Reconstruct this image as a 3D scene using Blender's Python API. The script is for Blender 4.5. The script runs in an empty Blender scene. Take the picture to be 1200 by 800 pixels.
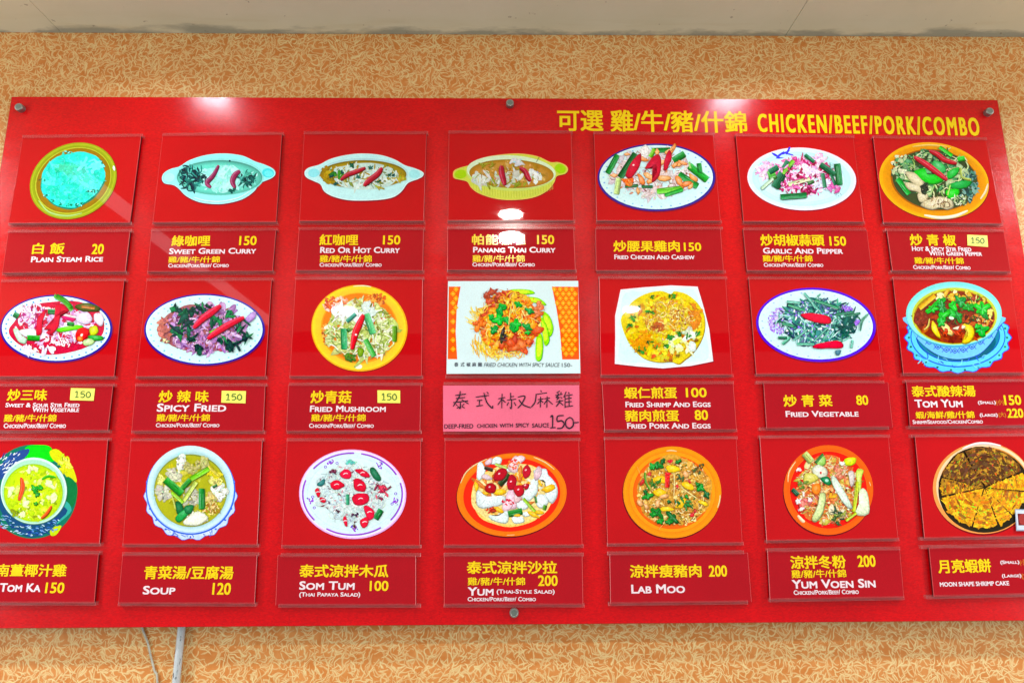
import bpy, bmesh, math, random
import numpy as np
from mathutils import Vector, Matrix

# ------------------------------------------------------------------ camera, light, exposure
scene = bpy.context.scene
COL = scene.collection
BOARD_TOP, BOARD_W, BOARD_H = 2.400, 2.44, 1.222
WALL_Y = 0.040                       # wallpaper behind the board; board front is y = 0
CEIL_Z = 2.610
CAM = np.array([-0.024, -1.529, BOARD_TOP - 0.929])
FPX = 800.0                          # 24 mm lens seen on a 1200 pixel wide frame
_p, _y, _r = math.radians(11.81), math.radians(0.93), math.radians(-0.34)
_f0 = np.array([math.sin(_y)*math.cos(_p), math.cos(_y)*math.cos(_p), math.sin(_p)])
_u0 = np.array([-math.sin(_y)*math.sin(_p), -math.cos(_y)*math.sin(_p), math.cos(_p)])
_r0 = np.array([math.cos(_y), -math.sin(_y), 0.0])
RIGHT = math.cos(_r)*_r0 + math.sin(_r)*_u0
UP = math.cos(_r)*_u0 - math.sin(_r)*_r0
FWD = _f0
cam_d = bpy.data.cameras.new('camera')
cam = bpy.data.objects.new('camera', cam_d)
COL.objects.link(cam)
cam_d.sensor_width = 36.0
cam_d.lens = 24.0
cam_d.clip_end = 100.0
cam_d.clip_start = 0.02
M = Matrix.Identity(4)
for i in range(3):
    M[i][0], M[i][1], M[i][2], M[i][3] = RIGHT[i], UP[i], -FWD[i], CAM[i]
cam.matrix_world = M
scene.camera = cam

def ray(px, py):
    return FWD + RIGHT*((px-600.0)/FPX) - UP*((py-400.0)/FPX)
def plane(px, py, y=0.0):
    """the point of the wall-parallel plane at depth y that was measured at a place of the photograph"""
    d = ray(px, py)
    t = (y-CAM[1])/d[1]
    return np.array([CAM[0]+t*d[0], CAM[2]+t*d[2]])
def mirrored(px, py, z=CEIL_Z-0.004, y=-0.006):
    """where on the ceiling a lamp hangs whose reflection in the board was measured at a place of the photograph"""
    d = ray(px, py)
    t = (y-CAM[1])/d[1]
    p = CAM+t*d
    d = d*np.array([1, -1, 1])
    t = (z-p[2])/d[2]
    return Vector(p+t*d)

world = bpy.data.worlds.new('World')
scene.world = world
world.use_nodes = True
bg = world.node_tree.nodes['Background']
bg.inputs[0].default_value = (0.93, 0.97, 1.0, 1)
bg.inputs[1].default_value = 0.25

def lamp(name, kind, loc, watts, colour, size, size_y=None, spread=180, aim=None):
    d = bpy.data.lights.new(name, 'AREA')
    d.shape = kind
    d.size = size
    if size_y: d.size_y = size_y
    d.energy = watts
    d.color = colour
    d.spread = math.radians(spread)
    o = bpy.data.objects.new(name, d)
    COL.objects.link(o)
    o.location = loc
    if aim is not None:
        o.rotation_euler = (Vector(aim)-Vector(loc)).to_track_quat('-Z', 'Y').to_euler()
    return o
COOL, WARM = (0.93, 0.97, 1.0), (1.0, 0.95, 0.87)
# recessed ceiling downlights, seen as highlights in the glossy board except the last pair
lamp('downlight', 'DISK', mirrored(250, 114, y=0), 1.5, (0.86, 0.89, 1.0), 0.10, spread=145)
lamp('downlight', 'DISK', mirrored(855, 115, y=0), 1.5, (0.86, 0.89, 1.0), 0.10, spread=145)
lamp('downlight', 'DISK', mirrored(598, 252), 10.0, WARM, 0.098, spread=180)
lamp('downlight', 'DISK', mirrored(406, 362.5), 9.0, COOL, 0.11, spread=180)
lamp('downlight', 'DISK', mirrored(740, 363), 9.0, COOL, 0.10, spread=180)
lamp('downlight', 'DISK', (-2.05, -0.68, CEIL_Z-0.004), 27.0, COOL, 0.12, spread=160)  # unseen side lamp, added to carry more light and shadow
lamp('downlight', 'DISK', (2.05, -0.68, CEIL_Z-0.004), 27.0, COOL, 0.12, spread=160)  # added likewise on the right, out of view
# fluorescent strip on the ceiling running away from the wall, left of the camera
_a, _b = mirrored(75, 190), mirrored(338, 392)
_m = (_a+_b)/2
_s = lamp('ceiling_strip', 'RECTANGLE', (_m.x, _m.y, CEIL_Z-0.01), 1.4, COOL, 0.10, (_a-_b).length)
_s.rotation_euler = (0, 0, math.atan2((_b-_a).y, (_b-_a).x)-math.pi/2)
# big soft fill lights added at both sides of the camera, out of the board's mirror
lamp('fill_light', 'RECTANGLE', (-4.4, -2.6, 1.3), 52, (1.0, 0.985, 0.96), 2.0, 1.6, aim=(0, 0, 1.3))
lamp('fill_light', 'RECTANGLE', (4.6, -2.6, 1.3), 52, (1.0, 0.985, 0.96), 2.0, 1.6, aim=(0, 0, 1.3))

vs = scene.view_settings
vs.view_transform = 'Standard'
vs.look = 'None'
vs.exposure = 0.46
vs.gamma = 1.0
vs.use_curve_mapping = False
scene.cycles.use_denoising = True
scene.cycles.max_bounces = 8
scene.cycles.caustics_reflective = False
scene.cycles.caustics_refractive = False

# ------------------------------------------------------------------ materials
def lin(c):
    return tuple((v/255/12.92 if v <= 10.31 else ((v/255+0.055)/1.055)**2.4) for v in c)
class NT:
    def __init__(self, name):
        self.m = bpy.data.materials.new(name)
        self.m.use_nodes = True
        self.t = self.m.node_tree
        self.b = self.t.nodes['Principled BSDF']
        self.out = self.t.nodes['Material Output']
    def n(self, kind, **kw):
        x = self.t.nodes.new(kind)
        for k, v in kw.items():
            if k.startswith('i_'):
                x.inputs[int(k[2:]) if k[2:].isdigit() else k[2:].replace('_', ' ')].default_value = v
            else:
                setattr(x, k, v)
        return x
    def l(self, a, b):
        self.t.links.new(a, b)
    def math(self, op, a, b=None, c=None, clamp=False):
        x = self.n('ShaderNodeMath', operation=op, use_clamp=clamp)
        for i, v in enumerate((a, b, c)):
            if v is None: continue
            if isinstance(v, (int, float)): x.inputs[i].default_value = v
            else: self.l(v, x.inputs[i])
        return x.outputs[0]
    def mix(self, f, a, b, blend='MIX'):
        x = self.n('ShaderNodeMix', data_type='RGBA', blend_type=blend)
        for s, v in ((0, f), (6, a), (7, b)):
            if isinstance(v, (int, float)): x.inputs[s].default_value = v
            elif isinstance(v, tuple): x.inputs[s].default_value = (*v[:3], 1)
            else: self.l(v, x.inputs[s])
        return x.outputs[2]
    def noise(self, vec, scale, detail=3, rough=0.55):
        x = self.n('ShaderNodeTexNoise', i_Scale=scale, i_Detail=detail, i_Roughness=rough)
        if vec is not None: self.l(vec, x.inputs['Vector'])
        return x.outputs['Fac']
    def ramp(self, f, lo, hi):
        x = self.n('ShaderNodeMapRange', clamp=True)
        self.l(f, x.inputs[0])
        x.inputs[1].default_value, x.inputs[2].default_value = lo, hi
        return x.outputs[0]
    def bump(self, h, strength, dist=0.001):
        x = self.n('ShaderNodeBump', i_Strength=strength, i_Distance=dist)
        self.l(h, x.inputs['Height'])
        self.l(x.outputs[0], self.b.inputs['Normal'])
    def pos(self):
        return self.n('ShaderNodeNewGeometry').outputs['Position']
    def set(self, rough, spec=0.5, metal=0.0):
        self.b.inputs['Roughness'].default_value = rough
        self.b.inputs['Specular IOR Level'].default_value = spec
        self.b.inputs['Metallic'].default_value = metal
        return self.m

def plain(name, c, rough=0.5, spec=0.5, metal=0.0, var=0.06, scale=60.0):
    t = NT(name)
    f = t.ramp(t.noise(t.pos(), scale), 0.3, 0.7)
    a = lin(c)
    t.l(t.mix(f, tuple(v*(1-var) for v in a), tuple(min(1, v*(1+var)) for v in a)), t.b.inputs['Base Color'])
    return t.set(rough, spec, metal)

def print_material(name='printed_ink', lo=0.90, hi=1.07, sc=260):
    """ink of the printed photographs: the ink colour is on the mesh, paper grain from noise"""
    t = NT(name)
    a = t.n('ShaderNodeVertexColor', layer_name='ink').outputs[0]
    p = t.pos()
    f1 = t.ramp(t.noise(p, sc, 4, 0.65), 0.3, 0.7)
    f2 = t.ramp(t.noise(p, 90, 3), 0.3, 0.7)
    g = t.mix(f1, (lo, lo, lo), (hi, hi, hi))
    g2 = t.mix(f2, (0.93, 0.94, 0.95), (1.05, 1.04, 1.03))
    t.l(t.mix(1.0, t.mix(1.0, a, g, 'MULTIPLY'), g2, 'MULTIPLY'), t.b.inputs['Base Color'])
    return t.set(0.03, 0.36)

def card_material(name, c, var=0.05):
    t = NT(name)
    p = t.pos()
    f = t.ramp(t.noise(p, 7, 4), 0.3, 0.7)
    g = t.ramp(t.noise(p, 700, 2), 0.3, 0.7)
    a = lin(c)
    c1 = t.mix(f, tuple(v*(1-var) for v in a), tuple(min(1, v*(1+var)) for v in a))
    t.l(t.mix(1.0, c1, t.mix(g, (0.93, 0.9, 0.9), (1.05, 1.1, 1.1)), 'MULTIPLY'), t.b.inputs['Base Color'])
    # hairline scratches and a faint warp so the reflections are not mirror flat
    v = t.n('ShaderNodeMapping'); v.inputs['Scale'].default_value = (3, 3, 30)
    t.l(p, v.inputs[0])
    t.l(t.math('MULTIPLY_ADD', t.ramp(t.noise(v.outputs[0], 12, 5, 0.7), 0.45, 0.8), 0.05, 0.018), t.b.inputs['Roughness'])
    t.bump(t.noise(p, 2.2, 1), 0.25, 0.004)
    m = t.set(0.06, 0.36)
    return m

def board_material():
    t = NT('red_board_print')
    p = t.pos()
    v = t.n('ShaderNodeMapping'); v.inputs['Scale'].default_value = (1, 1, 2.2)
    t.l(p, v.inputs[0])
    br = t.n('ShaderNodeTexVoronoi', feature='F1', distance='CHEBYCHEV', i_Scale=210.0, i_Randomness=0.75)
    t.l(v.outputs[0], br.inputs['Vector'])
    sep = t.n('ShaderNodeSeparateColor'); t.l(br.outputs['Color'], sep.inputs[0])
    w = t.n('ShaderNodeMapping'); w.inputs['Scale'].default_value = (6, 1, 1)
    t.l(p, w.inputs[0])
    f = t.ramp(t.noise(w.outputs[0], 8, 4, 0.7), 0.3, 0.7)
    a = lin((228, 3, 12)); b = lin((198, 3, 14))
    c1 = t.mix(sep.outputs[0], a, b)
    c2 = t.mix(t.math('MULTIPLY', f, 0.35), c1, lin((220, 6, 18)))
    slow = t.ramp(t.noise(p, 2.6, 5, 0.62), 0.32, 0.7)
    c3 = t.mix(1.0, c2, t.mix(slow, (0.80, 0.82, 0.84), (1.06, 1.02, 1.0)), 'MULTIPLY')
    t.l(c3, t.b.inputs['Base Color'])
    sm = t.n('ShaderNodeMapping'); sm.inputs['Scale'].default_value = (1.2, 1, 4); sm.inputs['Rotation'].default_value = (0, 0.5, 0)
    t.l(p, sm.inputs[0])
    smear = t.ramp(t.noise(sm.outputs[0], 5, 6, 0.7), 0.4, 0.75)
    t.l(t.math('ADD', t.math('MULTIPLY_ADD', sep.outputs[1], 0.05, 0.14), t.math('MULTIPLY', smear, 0.09)), t.b.inputs['Roughness'])
    t.bump(sep.outputs[0], 0.10, 0.0006)
    return t.set(0.2, 0.38)

def acrylic_material(name, MILK, c):
    """saw-cut clear acrylic: mostly see-through, a milky share, a gloss"""
    t = NT(name)
    tr = t.n('ShaderNodeBsdfTransparent'); tr.inputs[0].default_value = (0.97, 0.97, 0.97, 1)
    mx = t.n('ShaderNodeMixShader')
    w = t.n('ShaderNodeMapping'); w.inputs['Scale'].default_value = (5, 1, 60)
    t.l(t.pos(), w.inputs[0])
    n = t.ramp(t.noise(w.outputs[0], 4, 5, 0.7), 0.32, 0.72)
    t.l(t.math('MULTIPLY_ADD', n, 0.18, MILK), mx.inputs[0])
    t.b.inputs['Base Color'].default_value = (*lin(c), 1)
    t.l(t.math('MULTIPLY_ADD', n, 0.2, 0.14), t.b.inputs['Roughness'])
    t.l(tr.outputs[0], mx.inputs[1]); t.l(t.b.outputs[0], mx.inputs[2])
    t.l(mx.outputs[0], t.out.inputs[0])
    t.b.inputs['Specular IOR Level'].default_value = 0.9
    return t.m

def wallpaper_material():
    """orange paper printed with loose cream fibres: every fibre is a short bent stroke of its own cell"""
    t = NT('fibre_wallpaper')
    p = t.pos()
    warp = t.n('ShaderNodeTexNoise', i_Scale=26.0, i_Detail=2.0)
    t.l(p, warp.inputs['Vector'])
    wv = t.n('ShaderNodeVectorMath', operation='MULTIPLY_ADD')
    t.l(warp.outputs['Color'], wv.inputs[0]); wv.inputs[1].default_value = (0.03, 0.0, 0.03)
    t.l(p, wv.inputs[2])
    total = None
    for k, (sc, ln, wd) in enumerate(((33, 0.56, 0.036), (39, 0.54, 0.042), (47, 0.54, 0.048), (31, 0.54, 0.036), (41, 0.56, 0.042), (36, 0.54, 0.036), (50, 0.54, 0.05))):
        mp = t.n('ShaderNodeMapping')
        mp.inputs['Location'].default_value = (1.7*k+0.31, 0, 2.3*k+0.77)
        mp.inputs['Rotation'].default_value = (0, 0.6*k, 0)
        t.l(wv.outputs[0], mp.inputs[0])
        flat = t.n('ShaderNodeVectorMath', operation='MULTIPLY'); flat.inputs[1].default_value = (sc, 0, sc)
        t.l(mp.outputs[0], flat.inputs[0])
        vo = t.n('ShaderNodeTexVoronoi', feature='F1', i_Scale=1.0, i_Randomness=1.0)
        t.l(flat.outputs[0], vo.inputs['Vector'])
        d = t.n('ShaderNodeVectorMath', operation='SUBTRACT')
        t.l(flat.outputs[0], d.inputs[0]); t.l(vo.outputs['Position'], d.inputs[1])
        cs = t.n('ShaderNodeSeparateColor'); t.l(vo.outputs['Color'], cs.inputs[0])
        rot = t.n('ShaderNodeVectorRotate', rotation_type='Y_AXIS')
        t.l(d.outputs[0], rot.inputs['Vector']); t.l(t.math('MULTIPLY', cs.outputs[0], 6.283), rot.inputs['Angle'])
        xyz = t.n('ShaderNodeSeparateXYZ'); t.l(rot.outputs[0], xyz.inputs[0])
        bend = t.math('MULTIPLY', t.math('MULTIPLY', xyz.outputs[0], xyz.outputs[0]), t.math('MULTIPLY_ADD', cs.outputs[1], 2.0, -1.0))
        dist = t.math('ABSOLUTE', t.math('SUBTRACT', xyz.outputs[2], bend))
        tip = t.ramp(t.math('ABSOLUTE', xyz.outputs[0]), ln, ln*0.55)
        s = t.ramp(t.math('SUBTRACT', dist, t.math('MULTIPLY', tip, wd)), 0.034, -0.03)
        s = t.math('MULTIPLY', s, t.ramp(tip, 0.02, 0.2))
        s = t.math('MULTIPLY', s, t.math('MULTIPLY_ADD', cs.outputs[2], 0.5, 0.55, True))
        total = s if total is None else t.math('MAXIMUM', total, s)
    blot = t.ramp(t.noise(p, 30, 3), 0.35, 0.65)
    big = t.ramp(t.noise(p, 2.5, 3), 0.3, 0.7)
    base = t.mix(blot, lin((214, 130, 54)), lin((228, 152, 80)))
    base = t.mix(t.math('MULTIPLY', big, 0.45), base, lin((206, 132, 64)))
    t.l(t.mix(total, base, lin((240, 214, 152))), t.b.inputs['Base Color'])
    t.bump(total, 0.12, 0.0008)
    return t.set(0.55, 0.35)

def ceiling_material():
    t = NT('painted_ceiling')
    p = t.pos()
    xyz = t.n('ShaderNodeSeparateXYZ'); t.l(p, xyz.inputs[0])
    near = t.ramp(xyz.outputs[1], WALL_Y-0.085, WALL_Y+0.005)
    v = t.n('ShaderNodeMapping'); v.inputs['Scale'].default_value = (3.2, 9, 1); v.inputs['Location'].default_value = (1.7, 0, 0)
    t.l(p, v.inputs[0])
    st = t.ramp(t.math('MULTIPLY', near, t.noise(v.outputs[0], 1.6, 5, 0.62)), 0.30, 0.42)
    big = t.ramp(t.noise(p, 3.0, 5, 0.6), 0.3, 0.75)
    c = t.mix(big, lin((222, 224, 198)), lin((234, 236, 214)))
    v2 = t.n('ShaderNodeMapping'); v2.inputs['Scale'].default_value = (2, 14, 1)
    t.l(p, v2.inputs[0])
    yel = t.math('MULTIPLY', t.ramp(t.noise(v2.outputs[0], 2.4, 4), 0.5, 0.7), t.math('MULTIPLY', near, 0.5))
    c = t.mix(yel, c, lin((200, 190, 140)))
    c = t.mix(t.math('MULTIPLY', st, 0.7), c, lin((140, 150, 140)))
    spot = t.ramp(t.noise(p, 55, 2), 0.73, 0.77)
    c = t.mix(t.math('MULTIPLY', spot, 0.5), c, lin((120, 112, 96)))
    t.l(c, t.b.inputs['Base Color'])
    t.bump(t.noise(p, 120, 3), 0.15, 0.001)
    return t.set(0.7, 0.3)

def pipe_material():
    t = NT('flaking_white_paint')
    p = t.pos()
    v = t.n('ShaderNodeMapping'); v.inputs['Scale'].default_value = (1.6, 1.6, 0.5)
    t.l(p, v.inputs[0])
    f = t.ramp(t.noise(v.outputs[0], 95, 5, 0.7), 0.60, 0.66)
    t.l(t.mix(f, lin((196, 204, 208)), lin((52, 54, 58))), t.b.inputs['Base Color'])
    return t.set(0.4, 0.5)

INK = print_material()
FOOD_INK = print_material('printed_ink_food', 0.70, 1.34, 230)
SOFT_INK = print_material('printed_ink_soft', 0.80, 1.14, 150)
PEEL_INK = print_material('printed_ink_garnish', 0.78, 1.16, 180)
RED_CARD = card_material('bright_red_card', (198, 8, 17))
DARK_CARD = card_material('dark_red_card', (178, 9, 25))
WHITE_CARD = card_material('white_photo_paper', (222, 246, 250), 0.03)
PINK_PAPER = card_material('pink_paper', (244, 112, 142), 0.07)
CARD_EDGE = plain('dark_card_edge', (92, 8, 14), 0.4)  # card sides coloured dark to stand in for their shade
CLEAR_EDGE = plain('polished_card_edge', (224, 92, 92), 0.25)
BOARD = board_material()
BOARD_EDGE = plain('board_edge', (120, 8, 16), 0.35)
ACRYLIC = acrylic_material('clear_acrylic', 0.06, (206, 130, 130))
ACRYLIC_EDGE = acrylic_material('sawn_acrylic_edge', 0.20, (240, 160, 160))
WALLPAPER = wallpaper_material()
CEILING = ceiling_material()
STEEL = plain('brushed_steel', (150, 152, 146), 0.38, 0.5, 0.75, 0.12, 300)
STEEL_CAP = plain('steel_cap_face', (118, 128, 120), 0.5, 0.5, 0.6, 0.2, 500)
YELLOW = plain('yellow_lettering', (252, 216, 6), 0.12, 0.5, 0, 0.03)
ORANGE = plain('orange_lettering', (232, 150, 24), 0.12, 0.5, 0, 0.03)
WHITE = plain('white_lettering', (246, 226, 234), 0.12, 0.5, 0, 0.03)
NAVY = plain('navy_lettering', (44, 40, 66), 0.2, 0.5, 0, 0.05)
PEN = plain('black_marker', (34, 20, 40), 0.3, 0.4, 0, 0.15)
GREEN_PEN = plain('green_pen', (62, 112, 40), 0.4, 0.4, 0, 0.15)
STICKER = plain('yellow_sticker', (246, 242, 104), 0.45, 0.4, 0, 0.04)
PIPE = pipe_material()
CABLE = plain('grey_cable', (196, 196, 182), 0.45, 0.5, 0, 0.1)

# ------------------------------------------------------------------ helpers
def mesh_obj(name, verts, faces, mats, parent=None, fmat=None, origin=(0, 0, 0), smooth=False):
    me = bpy.data.meshes.new(name)
    ox, oy, oz = origin
    me.from_pydata([(x-ox, y-oy, z-oz) for x, y, z in verts], [], faces)
    for m in (mats if isinstance(mats, (list, tuple)) else [mats]):
        me.materials.append(m)
    if fmat:
        me.polygons.foreach_set('material_index', fmat)
    if smooth:
        me.polygons.foreach_set('use_smooth', [True]*len(me.polygons))
    me.update()
    o = bpy.data.objects.new(name, me)
    COL.objects.link(o)
    if parent is not None:
        o.parent = parent
    else:
        o.location = origin
    return o
def tag(o, label, cat, group=None):
    o['label'] = label
    o['category'] = cat
    if group: o['group'] = group
    return o
def empty(name, loc):
    o = bpy.data.objects.new(name, None)
    o.empty_display_size = 0.05
    COL.objects.link(o)
    o.location = loc
    return o
def prism(quad, y0, y1, inset=0.0):
    """box between two depths over a quad of (x, z), corners tl tr br bl; y1 is the front"""
    q = [np.array(p) for p in quad]
    c = sum(q)/4
    f = [p+(c-p)/np.linalg.norm(c-p)*inset*1.414 for p in q]
    v = [(p[0], y0, p[1]) for p in q] + [(p[0], y1+inset, p[1]) for p in q] + [(p[0], y1, p[1]) for p in f]
    faces = [(0, 1, 2, 3)]
    fm = [1]
    for i in range(4):
        j = (i+1) % 4
        faces.append((i, 4+i, 4+j, j)); fm.append(1)
    for i in range(4):
        j = (i+1) % 4
        faces.append((4+i, 8+i, 8+j, 4+j)); fm.append(2)
    faces.append((8, 11, 10, 9)); fm.append(0)
    return v, faces, fm

def catmull(pts, sub=4, closed=True):
    P = [np.array(p, float) for p in pts]
    n = len(P)
    if n < 3: return P
    out = []
    rng = range(n) if closed else range(n-1)
    for i in rng:
        p0 = P[(i-1) % n] if closed or i > 0 else P[0]
        p1, p2 = P[i], P[(i+1) % n]
        p3 = P[(i+2) % n] if closed or i+2 < n else P[n-1]
        for s in range(sub):
            t = s/sub
            out.append(0.5*((2*p1)+(p2-p0)*t+(2*p0-5*p1+4*p2-p3)*t*t+(3*p1-p0-3*p2+p3)*t**3))
    if not closed: out.append(P[-1])
    return out

R = random.Random(7)
class Print:
    """a printed photograph: thin layers of ink laid over one another on the face of a card.
    Shapes are given in a grid of 1200 x 800 steps over a 180 x 120 pixel window of the photograph."""
    def __init__(self, card, origin, ox, oy, depth, s=1200/180.0):
        self.card, self.o, self.ox, self.oy, self.y, self.s = card, origin, ox, oy, depth, s
        self.k = 0
        self.parts = {}
        self.cur = None
    def part(self, name, new=True):
        self.cur = [name, [], [], []]
        self.parts[len(self.parts)] = self.cur
        return self
    def layer(self):
        self.k += 1
        return self.y-0.00012-self.k*1.6e-6
    def ink(self, col):
        g = 0.3*col[0]+0.59*col[1]+0.11*col[2]
        return (*lin([max(0, min(255, (g+(v-g)*1.2)*1.05)) for v in col]), 1.0)
    def raw(self, pts, col):
        name, V, F, Cc = self.cur
        y = self.layer()
        i0 = len(V)
        pl = [plane(self.ox+p[0]/self.s, self.oy+p[1]/self.s, self.y) for p in pts]
        area = sum(pl[i][0]*pl[(i+1) % len(pl)][1]-pl[(i+1) % len(pl)][0]*pl[i][1] for i in range(len(pl)))
        if area < 0: pl.reverse()
        V += [(a[0], y, a[1]) for a in pl]
        F.append(tuple(range(i0, i0+len(pl))))
        Cc += [self.ink(col)]*len(pl)
    def fan(self, P, cols, ks, shift=(0, 0)):
        """a piece whose ink runs from its rim to its middle: rings at the given scales, then a middle point"""
        name, V, F, Cc = self.cur
        y = self.layer()
        i0 = len(V)
        n = len(P)
        c = sum(P)/n
        area = sum(P[i][0]*P[(i+1) % n][1]-P[(i+1) % n][0]*P[i][1] for i in range(n))
        if area > 0: P = P[::-1]
        sh = np.array(shift, float)
        for k, col in zip(ks, cols):
            q = self.ink(col)
            for p in P:
                w = c+(p-c)*k+sh*(1-k)
                a = plane(self.ox+w[0]/self.s, self.oy+w[1]/self.s, self.y)
                V.append((a[0], y, a[1])); Cc.append(q)
        w = c+sh
        a = plane(self.ox+w[0]/self.s, self.oy+w[1]/self.s, self.y)
        V.append((a[0], y, a[1])); Cc.append(self.ink(cols[-1]))
        m = len(ks)
        for r in range(m-1):
            for i in range(n):
                j = (i+1) % n
                F.append((i0+r*n+i, i0+r*n+j, i0+(r+1)*n+j, i0+(r+1)*n+i))
        for i in range(n):
            F.append((i0+(m-1)*n+i, i0+(m-1)*n+(i+1) % n, i0+m*n))
    def jit(self, c, j):
        d = R.uniform(-j, j)
        return [v+d+R.uniform(-j, j)*0.4 for v in c]
    def el(self, cx, cy, rx, ry, col, rot=0, wob=0.0, n=44):
        a = math.radians(rot)
        ph = [R.uniform(0, 6.28) for _ in range(3)]
        pts = []
        for i in range(n):
            t = 2*math.pi*i/n
            w = 1+wob*(math.sin(3*t+ph[0])+0.7*math.sin(5*t+ph[1])+0.6*math.sin(9*t+ph[2]))
            x, y = rx*w*math.cos(t), ry*w*math.sin(t)
            pts.append((cx+x*math.cos(a)-y*math.sin(a), cy+x*math.sin(a)+y*math.cos(a)))
        self.raw(pts, col)
    def shade(self, cx, cy, rx, ry, c0, c1, rot=0, n=6, k=0.8, dx=0, dy=0):
        """rings from one ink to another, as a glaze is photographed"""
        for i in range(n):
            t = i/(n-1)
            f = 1-(1-k)*t
            self.el(cx+dx*t, cy+dy*t, rx*f, ry*f, [a+(b-a)*t for a, b in zip(c0, c1)], rot)
    def pg(self, pts, col, sm=True):
        self.raw(catmull(pts) if sm else pts, col)
    def st(self, pts, w, col, taper=True, sub=5, round_=0.22):
        """a stroke, lighter along its upper side and darker along its lower"""
        name, V, F, Cc = self.cur
        y = self.layer()
        c = catmull(pts, sub, False)
        n = len(c)
        i0 = len(V)
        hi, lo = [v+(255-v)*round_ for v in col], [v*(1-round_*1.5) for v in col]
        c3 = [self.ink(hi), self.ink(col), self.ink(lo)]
        up = None
        for i, p in enumerate(c):
            d = c[min(i+1, n-1)]-c[max(i-1, 0)]
            d = d/(np.linalg.norm(d)+1e-9)
            t = i/(n-1)
            ww = w/2*(max(0.2, math.sin(math.pi*(0.06+0.88*t))**0.5) if taper else (0.8 if i in (0, n-1) else 1))
            nn = np.array([-d[1], d[0]])*ww
            if up is None: up = nn[1] > 0 or (abs(nn[1]) < 1e-6 and nn[0] > 0)
            for q, cc in zip((p-nn, p, p+nn), c3 if up else c3[::-1]):
                a = plane(self.ox+q[0]/self.s, self.oy+q[1]/self.s, self.y)
                V.append((a[0], y, a[1])); Cc.append(cc)
        for i in range(n-1):
            for k in (0, 1):
                q = i0+i*3+k
                F.append((q, q+3, q+4, q+1))
    def blob(self, cx, cy, r, col, asp=1.0, rot=None, n=7, rough=0.3):
        a = R.uniform(0, 6.28) if rot is None else math.radians(rot)
        pts = []
        for i in range(n):
            t = 2*math.pi*i/n
            q = r*(1+R.uniform(-rough, rough))
            x, y = q*math.cos(t)*asp, q*math.sin(t)/max(asp, 1)
            pts.append((cx+x*math.cos(a)-y*math.sin(a), cy+x*math.sin(a)+y*math.cos(a)))
        return pts
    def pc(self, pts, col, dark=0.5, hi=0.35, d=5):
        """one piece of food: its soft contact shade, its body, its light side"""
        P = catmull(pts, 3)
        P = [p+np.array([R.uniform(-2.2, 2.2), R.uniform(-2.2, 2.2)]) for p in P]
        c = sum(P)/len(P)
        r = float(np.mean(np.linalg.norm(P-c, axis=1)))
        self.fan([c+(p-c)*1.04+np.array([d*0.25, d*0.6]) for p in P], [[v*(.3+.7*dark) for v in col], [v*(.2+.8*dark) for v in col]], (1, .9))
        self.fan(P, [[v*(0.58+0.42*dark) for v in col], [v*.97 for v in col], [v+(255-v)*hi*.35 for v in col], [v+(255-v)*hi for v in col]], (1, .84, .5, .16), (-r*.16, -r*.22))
    def inside(self, cx, cy, rx, ry):
        while True:
            x, y = R.uniform(-1, 1), R.uniform(-1, 1)
            if x*x+y*y <= 1: return cx+x*rx, cy+y*ry
    def sc(self, n, cx, cy, rx, ry, s0, s1, cols, asp=1.5, j=14):
        for _ in range(n):
            x, y = self.inside(cx, cy, rx, ry)
            self.raw(self.blob(x, y, R.uniform(s0, s1), None, R.uniform(1, asp), None, 6, 0.35), self.jit(R.choice(cols), j))
    def cl(self, n, cx, cy, rx, ry, s0, s1, cols, asp=1.5, j=14, dark=0.5, hi=0.35):
        """a heap of torn or cut pieces with crumbs between them"""
        dark = min(1, dark*.65+.36)
        for _ in range(n):
            x, y = self.inside(cx, cy, rx, ry)
            P = self.blob(x, y, R.uniform(s0, s1)*.88, None, R.uniform(1, asp*1.15), None, R.choice((5, 6, 7, 8)), 0.45)
            col = self.jit(R.choice(cols), j)
            if R.random() < .5: self.pc(P, col, dark, hi*.75, 3)
            else:
                Q = [np.array(p) for p in P]
                self.fan(Q, [[v*(0.55+0.45*dark) for v in col], col, [v+(255-v)*hi*.5 for v in col]], (1, .72, .3), (-s0*.2, -s0*.25))
            for _ in range(3):
                u, v = self.inside(x, y, s1*1.15, s1*.9)
                self.raw(self.blob(u, v, R.uniform(2, 5.5), None, R.uniform(1, 2.4), None, 5, .4), self.jit([q*R.choice((.62, .8, 1.0, 1.12)) for q in R.choice(cols)], 10))
    def nd(self, n, cx, cy, rx, ry, ln, w, cols, j=14, ang=None, bend=0.35):
        for _ in range(n):
            x, y = self.inside(cx, cy, rx, ry)
            a = R.uniform(0, 6.28) if ang is None else math.radians(ang+R.uniform(-25, 25))
            l = ln*R.uniform(0.5, 1.2)
            b = R.uniform(-bend, bend)*l
            dx, dy = math.cos(a)*l/2, math.sin(a)*l/2
            self.st([(x-dx, y-dy), (x-dy/l*b*2, y+dx/l*b*2), (x+dx, y+dy)], w*R.uniform(0.55, 1.15), self.jit(R.choice(cols), j), True, 3, 0.1)
    def bar(self, x0, y0, x1, y1, w, col, bend=0.0):
        """a cut stalk or pepper strip with a light streak"""
        mx, my = (x0+x1)/2-(y1-y0)*bend, (y0+y1)/2+(x1-x0)*bend
        w = w*.92
        L = math.hypot(x1-x0, y1-y0); ux, uy = (x1-x0)/L, (y1-y0)/L
        e = min(w*.18, L*.2)
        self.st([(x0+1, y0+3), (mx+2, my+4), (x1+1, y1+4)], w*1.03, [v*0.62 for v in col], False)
        self.st([(x0, y0), (x0+ux*e, y0+uy*e), (mx, my), (x1-ux*e, y1-uy*e), (x1, y1)], w, col, False, 4, 0.26)
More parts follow.
